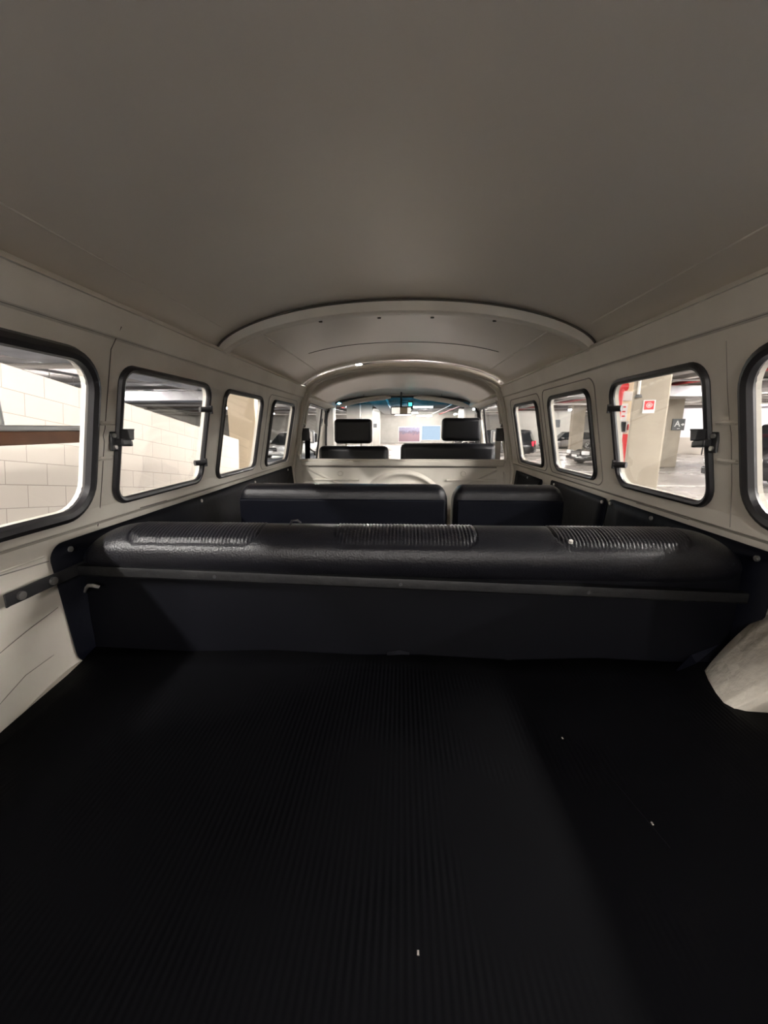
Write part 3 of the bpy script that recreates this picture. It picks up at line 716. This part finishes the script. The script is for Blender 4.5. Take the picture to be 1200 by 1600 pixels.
# flat black stay bolted to the left side behind the rear bench
t = thing('seat_stay', 'flat black metal stay bolted to the left side behind the rear bench', 'bracket', (-.745, .76, 1.30))
sx_ = lambda y: -(wallx(y, 1.303)-.014) if y < .80 else -.742
mb = MB(); mb.loft([[(sx_(y), y, 1.315+dz), (sx_(y)+.004, y, 1.315+dz), (sx_(y)+.004, y, 1.289+dz), (sx_(y), y, 1.289+dz)] for y, dz in ((.662, 0), (.668, .001), (.70, 0), (.74, 0), (.785, 0), (.84, .003), (.86, .003))])
ob('bar', mb, M['blackmetal'], t, bevel=.001)
for y in (.692, .768): ob('bolt', MB().cyl((sx_(y)+.002, y, 1.302), (sx_(y)+.010, y, 1.302), .0085, 10), mat('dark_bolt_head', (.25, .24, .23), .45, metal=.8), t)

# ================================================================ THE GARAGE
def structbox(name, label, b, mt_, **k):
    return struct(ob(name, MB().box(*b), mt_, **k), label)
structbox('floor_garage', 'polished pale garage floor', (-32, 42, -7, 60, -.1, 0), M['gfloor'])
structbox('ceiling_garage', 'dark grey garage ceiling', (-32, 42, -7, 60, 3.6, 3.8), M['gceil'])
structbox('wall_far', 'white wall at the far end of the garage', (-32, 42, 48, 48.3, 0, 3.6), M['concrete_w'])
structbox('wall_garage_left', 'far left wall of the garage', (-24.3, -24, -7, 48, 0, 3.6), M['concrete_w'])
o = structbox('wall_garage_right', 'white wall far to the right with a beige lower band', (29, 29.3, -7, 48, 1.08, 3.6), M['lilac'])
M['beige_low'] = mat('beige_lower_paint', (.50, .45, .40), .6)
structbox('trim_10', 'beige lower band of the right garage wall', (28.96, 29.3, -7, 48, 0, 1.08), M['beige_low'])
structbox('wall_panel_right', 'lilac white wall panel behind the far pillar', (15.5, 29, 27, 27.2, 1.08, 2.9), M['lilac'])
structbox('wall_panel_base', 'beige base below the lilac wall panel', (15.5, 29, 26.95, 27.2, 0, 1.08), M['beige_low'])
structbox('wall_back', 'garage wall behind the van', (-32, 42, -7.3, -7, 0, 3.6), M['concrete_w'])
# sloping block wall close on the left, following a ramp
bw = MB().box(-.2, 0, -5.1, 4.35, -4.0, 0)
o = ob('block_wall', bw, M['wall_block'], smooth=None)
SL = math.atan(.158)
o.location = (-3.0, 3.0, 2.105); o.rotation_euler = (-SL, 0, 0)
o.name = 'wall_blocks'; struct(o, 'cream painted block wall with sloping courses beside the van')
# handrail board with grey rail in front of that wall
t = thing('handrail', 'brown wooden board under a grey metal rail, outside the rear left window', 'handrail', (-1.3, 1.3, 0))
ob('board', MB().box(-1.32, -1.29, .85, 1.60, 1.566, 1.612), M['wood'], t, bevel=.003)
ob('rail', MB().box(-1.325, -1.285, .85, 1.60, 1.612, 1.632), M['alu'], t, bevel=.006)
ob('post', MB().box(-1.325, -1.295, 1.255, 1.275, 1.62, 3.6), M['alu'], t, bevel=.008)
# pillars
def pillar(x0, x1, y0, y1, mt_, label, group=None, dirt=True):
    o = ob('pillar', MB().box(x0, x1, y0, y1, 0, 3.6), mt_, bevel=.025)
    return tag(o, label, 'pillar', group)
pillar(-3.40, -2.84, 7.8, 8.0, M['concrete_y'], 'warm cream concrete pillar at the end of the block wall')
PA = -math.radians(27)
o = ob('pillar', MB().box(0, .425, 0, .45, 0, 3.6), M['concrete'], bevel=.02); o.location = (3.28, 6.0, 0); o.rotation_euler = (0, 0, PA)
tag(o, 'near beige concrete pillar with the red and white sign', 'pillar')
pillar(3.86, 4.58, 7.45, 8.1, M['concrete_y'], 'cream pillar behind the near one, carrying red fire equipment')
pillar(11.0, 11.75, 17.6, 18.4, M['concrete'], 'beige pillar with the dark grey letter sign')
pillar(11.3, 12.1, 27.5, 27.9, M['concrete'], 'beige pillar beyond the dark hatchback')
for k, (x, y) in enumerate([(-4.1, 21.5), (-3.3, 27.5), (-2.9, 33.5), (-2.6, 39.5)]):
    pillar(x-.45, x+.45, y, y+.9, M['concrete_w'], ['white pillar nearest to the windscreen on the left lane side', 'second white pillar along the left of the lane', 'third white pillar along the left of the lane', 'white pillar farthest along the left of the lane'][k])
    tag(ob('wall_plate', MB().box(x-.2, x+.15, y-.03, y, 1.75, 2.15), M['signgrey'], bevel=.01), ['dark plate on the nearest white lane pillar', 'dark plate on the second white lane pillar', 'dark plate on the third white lane pillar', 'dark plate on the farthest white lane pillar'][k], 'sign')
for k, (x, y) in enumerate([(5.6, 34), (6.2, 42), (-9.5, 24), (-9.5, 36), (19.5, 20), (15.0, 36)]):
    pillar(x-.4, x+.4, y, y+.8, M['concrete'] if k > 3 else M['concrete_w'], ['white pillar right of the lane, behind the passenger headrest', 'small white pillar at the far end right of the lane', 'white pillar far left beyond the fourth left window', 'white pillar deepest in the left part of the garage', 'beige pillar right of the letter-sign pillar', 'beige pillar deep in the right part of the garage'][k])

# fire sign and conduit on the turned face of the near pillar (local x runs along the face)
t = thing('fire_sign', 'small white board with red square and pale ring on the near beige pillar', 'sign', (3.28, 6.0, 0), PA)
ob('board', MB().box(.128, .272, -.014, -.002, 1.835, 2.015), M['signwhite'], t, local=True)
ob('red_square', MB().box(.143, .257, -.017, -.013, 1.885, 2.003), M['red'], t, local=True)
ob('ring', MB().tube([(.20+.032*math.cos(k*PI/12), -.018, 1.944+.032*math.sin(k*PI/12)) for k in range(24)], .008, 6, closed=True).cyl((.20, -.016, 1.944), (.20, -.020, 1.944), .02, 16), mat('pale_pink_ink', (.8, .45, .45), .5), t, local=True)
t = thing('conduit', 'white conduit with a small dark detector at its end, on the near pillar', 'conduit', (3.28, 6.0, 0), PA)
ob('pipe', MB().cyl((.055, -.028, 2.09), (.050, -.028, 3.6), .018, 12), M['white'], t, local=True)
ob('detector', MB().cyl((.055, -.055, 2.05), (.055, -.055, 2.09), .05, 14, .036), mat('dark_detector', (.10, .1, .1), .5), t, local=True)
# fire equipment on the pillar behind
t = thing('hose_cabinet', 'red fire hose cabinet beside the near beige pillar', 'cabinet', (3.90, 7.3, .35))
ob('body', MB().box(3.83, 4.05, 7.2, 7.45, .35, 1.53), M['red'], t, bevel=.01)
ob('door_panel', MB().box(3.845, 4.04, 7.192, 7.2, .40, 1.49), M['red'], t, bevel=.005)
ob('side_trim', MB().box(3.800, 3.832, 7.2, 7.45, .35, 1.56), M['white'], t)
t = thing('standpipe', 'red standpipe with valve beside the near pillar', 'pipe', (3.7, 7.3, 1.8))
ob('riser', MB().cyl((3.765, 7.3, 1.75), (3.765, 7.3, 2.28), .045, 14), M['red'], t)
ob('valve', MB().cyl((3.70, 7.3, 2.33), (3.86, 7.3, 2.33), .07, 14).cyl((3.765, 7.3, 2.24), (3.765, 7.3, 2.62), .06, 14).cyl((3.765, 7.2, 2.45), (3.765, 7.4, 2.45), .05, 12), M['red'], t)
t = thing('junction_box', 'white junction box right of the red standpipe', 'box', (3.98, 7.43, 2.1))
ob('box', MB().box(3.86, 4.02, 7.38, 7.45, 2.10, 2.26), M['white'], t, bevel=.01)
ob('lid', MB().box(3.875, 4.005, 7.372, 7.38, 2.115, 2.245), M['white'], t, bevel=.004)
t = thing('notice_board', 'white notice with small red marks on the cream pillar', 'sign', (3.96, 7.44, 1.7))
ob('sheet', MB().box(3.875, 3.99, 7.435, 7.449, 1.72, 2.06), M['signwhite'], t)
for z_ in (2.0, 1.92, 1.84): ob('red_mark', MB().box(3.90, 3.955, 7.431, 7.436, z_-.012, z_+.012), M['red'], t)
t = thing('meter_box', 'grey glazed box above the red hose cabinet', 'box', (3.93, 7.4, 1.6))
ob('body', MB().box(3.84, 4.0, 7.36, 7.45, 1.55, 1.76), M['pipe'], t, bevel=.01)
ob('glazed_door', MB().box(3.865, 3.95, 7.352, 7.36, 1.57, 1.74), M['carglass'], t)
ob('red_handle', MB().cyl((3.99, 7.34, 1.60), (3.99, 7.34, 1.70), .014, 8), M['red'], t)
# letter sign
t = thing('letter_sign', 'dark grey square sign with white letter and arrow on the far beige pillar', 'sign', (11.6, 17.59, 1.6))
ob('board', MB().box(11.33, 11.83, 17.55, 17.598, 1.56, 2.03), M['signgrey'], t)
def text_obj(name, body, size, loc, material, parent):
    cu = bpy.data.curves.new(name, 'FONT'); cu.body = body; cu.size = size; cu.extrude = .004; cu.align_x = 'CENTER'; cu.offset = .006
    tmp = bpy.data.objects.new(name, cu); COL.objects.link(tmp)
    dg = bpy.context.evaluated_depsgraph_get(); me = bpy.data.meshes.new_from_object(tmp.evaluated_get(dg))
    bpy.data.objects.remove(tmp)
    o = bpy.data.objects.new(name, me); COL.objects.link(o); me.materials.clear(); me.materials.append(material)
    o.rotation_euler = (PI/2, 0, 0); o.parent = parent; o.location = Vector(loc)-world_loc(parent); return o
text_obj('letter', 'A', .34, (11.52, 17.54, 1.72), M['signwhite'], t)
ob('arrow', MB().prism([(11.66, 1.80), (11.76, 1.86), (11.76, 1.83), (11.80, 1.83), (11.80, 1.77), (11.76, 1.77), (11.76, 1.74)], lambda x, z_: (x, 17.54, z_), lambda x, z_: (x, 17.549, z_)), M['signwhite'], t, smooth=None)
ob('dash_mark', MB().box(11.53, 11.64, 17.54, 17.549, 1.62, 1.645), M['signwhite'], t)
# far billboards
t = thing('billboard', 'lilac and dusky rose picture board on the far end wall', 'billboard', (.9, 47.9, .9))
ob('picture', MB().box(-.35, 2.1, 47.86, 47.94, .15, 1.8), M['poster'], t)
ob('frame', MB().box(-.42, 2.17, 47.90, 47.99, .08, 1.87), M['white'], t)
t = thing('lit_panel', 'glowing pale blue panel right of the picture board on the far wall', 'panel', (3.4, 47.9, .9))
ob('screen', MB().box(2.35, 4.5, 47.86, 47.94, .35, 1.95), M['posterlit'], t)
ob('frame', MB().box(2.28, 4.57, 47.90, 47.99, .28, 2.02), M['white'], t)
# small sign on the wall beyond the SUV
tag(ob('wall_sign', MB().box(12.35, 12.95, 33.9, 33.96, 1.75, 2.35), M['signgrey'], bevel=.02), 'dark square sign on the white wall behind the black SUV', 'sign')
structbox('wall_partition', 'white partition wall behind the black SUV', (8.5, 14.2, 34.0, 34.3, 0, 3.0), M['concrete_w'])
# trestle by the far wall panel
t = thing('trestle', 'small stand with two dark legs in front of the beige wall base', 'stand', (19.3, 26.4, 0))
ob('top', MB().box(19.0, 19.7, 26.2, 26.6, .80, .86), M['blackmetal'], t)
for x in (19.1, 19.55): ob('leg', MB().cyl((x, 26.4, 0), (x+.03, 26.4, .8), .035, 8), M['blackmetal'], t)

# floor paint
k = 0
for x0, x1, y0, y1 in [(5.5, 30, 11.75, 11.87), (5.2, 12, 9.3, 9.42), (6, 30, 20.9, 21.0), (6, 30, 15.6, 15.7), (-20, -5, 14.0, 14.12), (-20, -5, 19.0, 19.12), (-20, -5, 24.0, 24.12)]:
    k += 1; structbox('parking_line', None, (x0, x1, y0, y1, .0, .004), M['line'])
structbox('floor_painted', 'dark blue-grey painted floor area on the left', (-23.5, -4.6, 11.0, 34.0, .0, .003), M['bluefloor'])
structbox('floor_bounce_absorber', 'dark floor sheet added around the van to absorb bounced light', (-2.7, 2.6, -6.5, 4.6, .0, .003), M['bluefloor'])  # added dark sheet, keeps floor bounce off the van's rear ceiling

# fluorescent battens in rows
fx = thing('fluorescent_batten', '', 'ceiling light', (0, 0, 3.05), 0, 'garage lights')
ob('channel', MB().box(-.06, .06, -.80, .80, .03, .09), M['white'], fx, local=True, bevel=.008)
ob('tube', MB().cyl((0, -.76, 0), (0, .76, 0), .05, 10), M['tube'], fx, local=True)
ob('hanger', MB().cyl((0, -.5, .09), (0, -.5, .55), .008, 6), M['pipe'], fx, local=True)
ob('hanger', MB().cyl((0, .5, .09), (0, .5, .55), .008, 6), M['pipe'], fx, local=True)
rows = {'left of the lane': (-3.6, [15, 23, 31, 39]), 'right of the lane': (5.3, [3.2, 10, 14, 22, 30, 41]),
        'far on the left': (-12.3, [4, 9, 14.5, 20.2, 29, 38]), 'right of the near pillar': (12.9, [2, 8, 13, 23, 31.5, 40]), 'by the right wall': (22.8, [5, 14, 22, 25.6, 33, 42])}
rows['added over the gap to light the block wall'] = (-1.0, [9.0])  # unseen batten added to brighten the block wall and the pillar
rows['behind the van, right'] = (.9, [-4.8]); rows['added behind the van as fill, left'] = (-1.2, [-4.8]); rows['added as fill in the gap near the tailgate'] = (-1.95, [-.9]); rows['added as fill right of the tailgate'] = (4.2, [-.5]); rows['added as fill close to the right side of the van'] = (3.2, [1.4])  # unseen fill battens added for the interior, except the right one behind the van
first = True
for nm, (x, ys) in rows.items():
    for i, y in enumerate(ys):
        r_ = 0
        if nm == 'by the right wall' and y == 25.6: r_ = PI/2; x = 21.3
        lab = '%s hanging fluorescent batten in the row %s' % (['nearest', 'second', 'third', 'fourth', 'fifth', 'sixth', 'seventh'][i], nm) if len(ys) > 1 else 'single hanging fluorescent batten %s' % nm
        if first: fx['label'] = lab; fx['group'] = 'fluorescent battens '+nm; fx.location = (x, y, 3.05); first = False
        else: dup(fx, lab, 'fluorescent battens '+nm, (x, y, 3.05), r_)
# lane cross lights seen through the windscreen
for i, (x, y) in enumerate([(1.2, 26.5), (.6, 36), (2.4, 44), (.1, 40.5)]):
    dup(fx, 'fluorescent batten set across the lane ahead, %s' % ['nearest of them', 'third of them, near the middle', 'farthest of them by the end wall', 'fourth of them, left of the middle'][i], 'fluorescent battens across the lane', (x, y, 3.0), PI/2)

# ducts, pipes and beams under the ceiling
def duct(b, label, mt_='duct'):
    o = ob('air_duct', MB().box(*b), M[mt_], bevel=.02)
    return tag(o, label, 'duct')
duct((-1.95, -.9, 12, 46, 3.17, 3.44), 'long grey duct along the left of the lane')
duct((7.0, 8.2, 9, 46, 3.17, 3.44), 'long grey duct above the dark hatchback')
duct((13.9, 15.5, -2.2, 24, 3.17, 3.44), 'broad shiny duct right of the letter-sign pillar')
duct((-8.6, -7.0, -2.2, 40, 3.17, 3.44), 'broad duct beyond the block wall')
duct((5.6, 12.6, 15.2, 16.4, 2.75, 3.14), 'cross duct in front of the letter-sign pillar')
duct((-20, -4.5, 16.5, 17.5, 2.75, 3.14), 'cross duct over the blue painted floor')
def cpipe(p0, p1, r, mt_, label, group=None):
    o = ob('ceiling_pipe', MB().cyl(p0, p1, r, 10), M[mt_]); return tag(o, label, 'pipe', group)
for i, x in enumerate((-6.2, -5.6, -4.6, -4.2)):
    cpipe((x, -2.2, 3.27-.01*i), (x, 46, 3.27-.01*i), .04+.012*i, 'pipe' if i != 2 else 'pipe_r', ['thin grey pipe farthest beyond the block wall', 'grey pipe running beside the broad left duct', 'red sprinkler pipe on the left', 'thick grey pipe nearest behind the block wall'][i])
for i, x in enumerate((3.4, 4.2, 9.2, 10.1, 17.5, 19)):
    cpipe((x, 9 if x < 5 else -2.2, 3.25-.01*(i % 3)), (x, 46, 3.25-.01*(i % 3)), .045+.015*(i % 2), 'pipe' if i not in (1, 3) else 'pipe_r', ['thin grey pipe right of the lane', 'red sprinkler pipe right of the lane', 'grey pipe past the cross duct', 'red pipe above the dark hatchback', 'grey pipe over the far parking bays', 'thicker grey pipe close to the right wall lights'][i])
ys = [3.5, 6, 9.5, 13, 20, 25, 30, 35, 41]
for i, y in enumerate(ys):
    for (x0, x1, sd_) in ((-22, -3.6, 'left'), (5.6, 28, 'right')):
        cpipe((x0, y, 3.07), (x1, y, 3.07), .035+.015*(i % 3), 'pipe' if i % 3 else 'duct', '%s cross pipe under the garage ceiling on the %s, counted from the van' % (['first', 'second', 'third', 'fourth', 'fifth', 'sixth', 'seventh', 'eighth', 'ninth'][i], sd_), 'cross pipes on the '+sd_)
for i, y in enumerate([2, 10.5, 19.2, 28.8, 37.6]):
    tag(ob('ceiling_beam', MB().box(-24, 29, y, y+.5, 3.45, 3.6), M['gceil']), ['deep concrete beam nearest overhead', 'second concrete ceiling beam', 'third concrete ceiling beam', 'fourth concrete ceiling beam', 'farthest concrete ceiling beam'][i], 'beam')
t = thing('cable_tray', 'slatted cable tray high above the dark hatchback', 'cable tray', (6.3, 11, 3.0))
ob('rail', MB().box(5.6, 5.64, 9.6, 15, 2.95, 3.03), M['pipe'], t); ob('rail', MB().box(6.3, 6.34, 9.6, 15, 2.95, 3.03), M['pipe'], t)
mb = MB()
for i in range(26): mb.box(5.64, 6.3, 9.7+i*.2, 9.75+i*.2, 2.96, 2.99)
o = ob('rungs', mb, M['pipe'], t)

# ---------------------------------------------------------------- cars
def car(L, W, H, kind, paint, label, loc, rz, lit=False):
    """front faces -x in its own frame, standing on z=0"""
    t = thing('car' if kind != 'suv' else 'suv', label, 'car', loc, rz)
    hw = W/2; gc = .20; belt = H*.58
    if kind == 'hatch': S = [(0, .62, .40, .62), (.03, .8, .66, .70), (.12, .90, .70, .80), (.27, .97, .82, .90), (.35, 1, .92, 1), (.78, 1, 1.0, 1), (.93, .95, 1.0, .97), (.985, .86, .92, .9), (1.0, .78, .62, .75)]
    else: S = [(0, .70, .55, .72), (.02, .84, .84, .80), (.10, .94, .93, .9), (.27, .98, 1.0, .95), (.35, 1, 1.02, 1), (.80, 1, 1.04, 1), (.95, .97, 1.04, .98), (.99, .90, .98, .92), (1.0, .84, .70, .85)]
    rings = []
    for f, wv, hv, _ in S:
        x = -L/2+L*f; w_ = hw*wv; zt = belt*hv
        zb = gc if .02 < f < .99 else gc+.12
        h_ = zt-zb
        rings.append([(x, -w_*.88, zb), (x, -w_*.985, zb+h_*.16), (x, -w_, zb+h_*.5), (x, -w_*.975, zb+h_*.82), (x, -w_*.90, zt-.01), (x, -w_*.5, zt+.02), (x, w_*.5, zt+.02), (x, w_*.90, zt-.01), (x, w_*.975, zb+h_*.82), (x, w_, zb+h_*.5), (x, w_*.985, zb+h_*.16), (x, w_*.88, zb)])
    ob('body', MB().loft(rings), paint, t, local=True, smooth=45)
    # greenhouse and roof
    if kind == 'hatch': G = [(.25, belt*.92, .80), (.40, H*.955, .70), (.48, H-.03, .68), (.75, H-.04, .66), (.88, H*.93, .64), (.965, belt*.98, .74)]
    else: G = [(.26, belt*1.0, .84), (.36, H*.95, .76), (.42, H-.04, .74), (.85, H-.04, .72), (.93, H*.95, .72), (.975, belt*1.03, .82)]
    rings = []; roof = []
    for f, zt, wt in G:
        x = -L/2+L*f; zb = belt*.93
        zt = max(zt, zb+.02)
        wb = hw*.90; k_ = (zt-zb)/(H-zb); ww = wb+(hw*wt-wb)*k_
        rings.append([(x, -wb, zb), (x, -ww, zt), (x, -ww*.6, zt+.012), (x, ww*.6, zt+.012), (x, ww, zt), (x, wb, zb)])
        if zt > H*.92: roof.append([(x, -ww-.012, zt-.012), (x, -ww*.97, zt+.022), (x, -ww*.5, zt+.04), (x, ww*.5, zt+.04), (x, ww*.97, zt+.022), (x, ww+.012, zt-.012)])
    ob('windows', MB().loft(rings), M['carglass'], t, local=True, smooth=30)
    ob('roof', MB().loft(roof), paint, t, local=True, smooth=50)
    mbp = None
    for f in (.60,):
        for sg in (-1, 1):
            x = -L/2+L*f
            ob('door_pillar', MB().loft([[(x-.04, sg*(hw*.905), belt*.95), (x+.04, sg*(hw*.905), belt*.95), (x+.04, sg*(hw*.88), belt*.95), (x-.04, sg*(hw*.88), belt*.95)], [(x-.02, sg*(hw*.70), H-.03), (x+.05, sg*(hw*.70), H-.03), (x+.05, sg*(hw*.66), H-.03), (x-.02, sg*(hw*.66), H-.03)]]), paint, t, local=True)
    R = .33 if kind == 'hatch' else .37
    for fx_ in (.18, .81):
        for sg in (-1, 1):
            x = -L/2+L*fx_
            y0 = sg*(hw-.22); y1 = sg*(hw+.012)
            w_ = ob('wheel', MB().tube([(x, y0, R), (x, y0+sg*.02, R), (x, y1-sg*.03, R), (x, y1, R)], [R*.9, R, R, R*.92], 28), M['tyre'], t, local=True)
            hb = MB().cyl((x, y1-sg*.01, R), (x, y1+sg*.006, R), R*.25, 14)
            for q in range(5):
                a = q*2*PI/5; ca, sa = math.cos(a), math.sin(a)
                hb.add([(x+R*(.1*ca+.1*-sa*d), y1+sg*e_, R+R*(.1*sa+.1*ca*d)) for d in (-1, 1) for e_ in (0, .012)]+[(x+R*(.66*ca+.13*-sa*d), y1+sg*e_, R+R*(.66*sa+.13*ca*d)) for d in (-1, 1) for e_ in (0, .010)], [(0, 1, 5, 4), (2, 6, 7, 3), (1, 3, 7, 5), (0, 4, 6, 2), (4, 5, 7, 6)])
            hb.tube([(x+R*.66*math.cos(k_*PI/12), y1+sg*.004, R+R*.66*math.sin(k_*PI/12)) for k_ in range(24)], .014, 6, closed=True)
            h_ = ob('hub_cap', hb, M['hub'], w_, local=True)
    for sg in (-1, 1):
        y = sg*hw*.70
        ob('headlight', MB().box(-L/2+.01, -L/2+.22, min(y-.17, y+.17), max(y-.17, y+.17), belt*.56, belt*.78), M['lamp'], t, local=True, bevel=.04, seg=3)
        y = sg*hw*.80
        ob('tail_light', MB().box(L/2-.13, L/2-.005, min(y-.10, y+.10), max(y-.10, y+.10), belt*.70, belt*1.0 if kind != 'hatch' else belt*.93), M['tail_on'] if lit else M['tail'], t, local=True, bevel=.03, seg=3)
        ob('wing_mirror', MB().box(-L/2+L*.30, -L/2+L*.345, min(sg*hw*.97, sg*(hw*.97+.18)), max(sg*hw*.97, sg*(hw*.97+.18)), belt*1.0, belt*1.0+.14), paint, t, local=True, bevel=.03, seg=3)
    ob('grille', MB().box(-L/2-.015, -L/2+.06, -hw*.42, hw*.42, belt*.50, belt*.74), M['dash'], t, local=True, bevel=.02)
    ob('grille_bar', MB().box(-L/2-.025, -L/2+.0, -hw*.42, hw*.42, belt*.61, belt*.64), M['chrome'], t, local=True)
    ob('front_bumper', MB().box(-L/2-.04, -L/2+.20, -hw*.86, hw*.86, .24, belt*.45), paint, t, local=True, bevel=.05, seg=3)
    ob('rear_bumper', MB().box(L/2-.18, L/2+.04, -hw*.86, hw*.86, .26, belt*.48), M['dash'] if kind != 'hatch' else paint, t, local=True, bevel=.05, seg=3)
    ob('licence_plate', MB().box(-L/2-.05, -L/2-.038, -.20, .20, .36, .46), M['signwhite'], t, local=True)
    return t
car(4.1, 1.75, 1.42, 'hatch', M['carblack'], 'dark hatchback beyond the double-door window, front to the left', (10.1, 19.3, 0), math.radians(8))
car(4.3, 1.85, 1.58, 'suv', M['carblack'], 'black SUV with a lit red tail lamp, seen through the front door window', (5.85, 24.9, 0), math.radians(-22), lit=True)
car(4.4, 1.8, 1.40, 'hatch', M['cargrey'], 'grey car parked far behind the dark hatchback', (13.6, 34.0, 0), math.radians(4))
car(4.7, 1.95, 1.82, 'suv', M['carblack'], 'large black SUV outside the rear right window', (11.9, 12.4, 0), math.radians(6))
car(4.3, 1.8, 1.45, 'hatch', M['carwhite'], 'white car seen through the left cab door window', (-6.4, 23.5, 0), math.radians(70))
car(4.2, 1.75, 1.42, 'hatch', M['cargrey'], 'grey car at the far end of the lane beside the picture board', (6.2, 40.0, 0), math.radians(80))
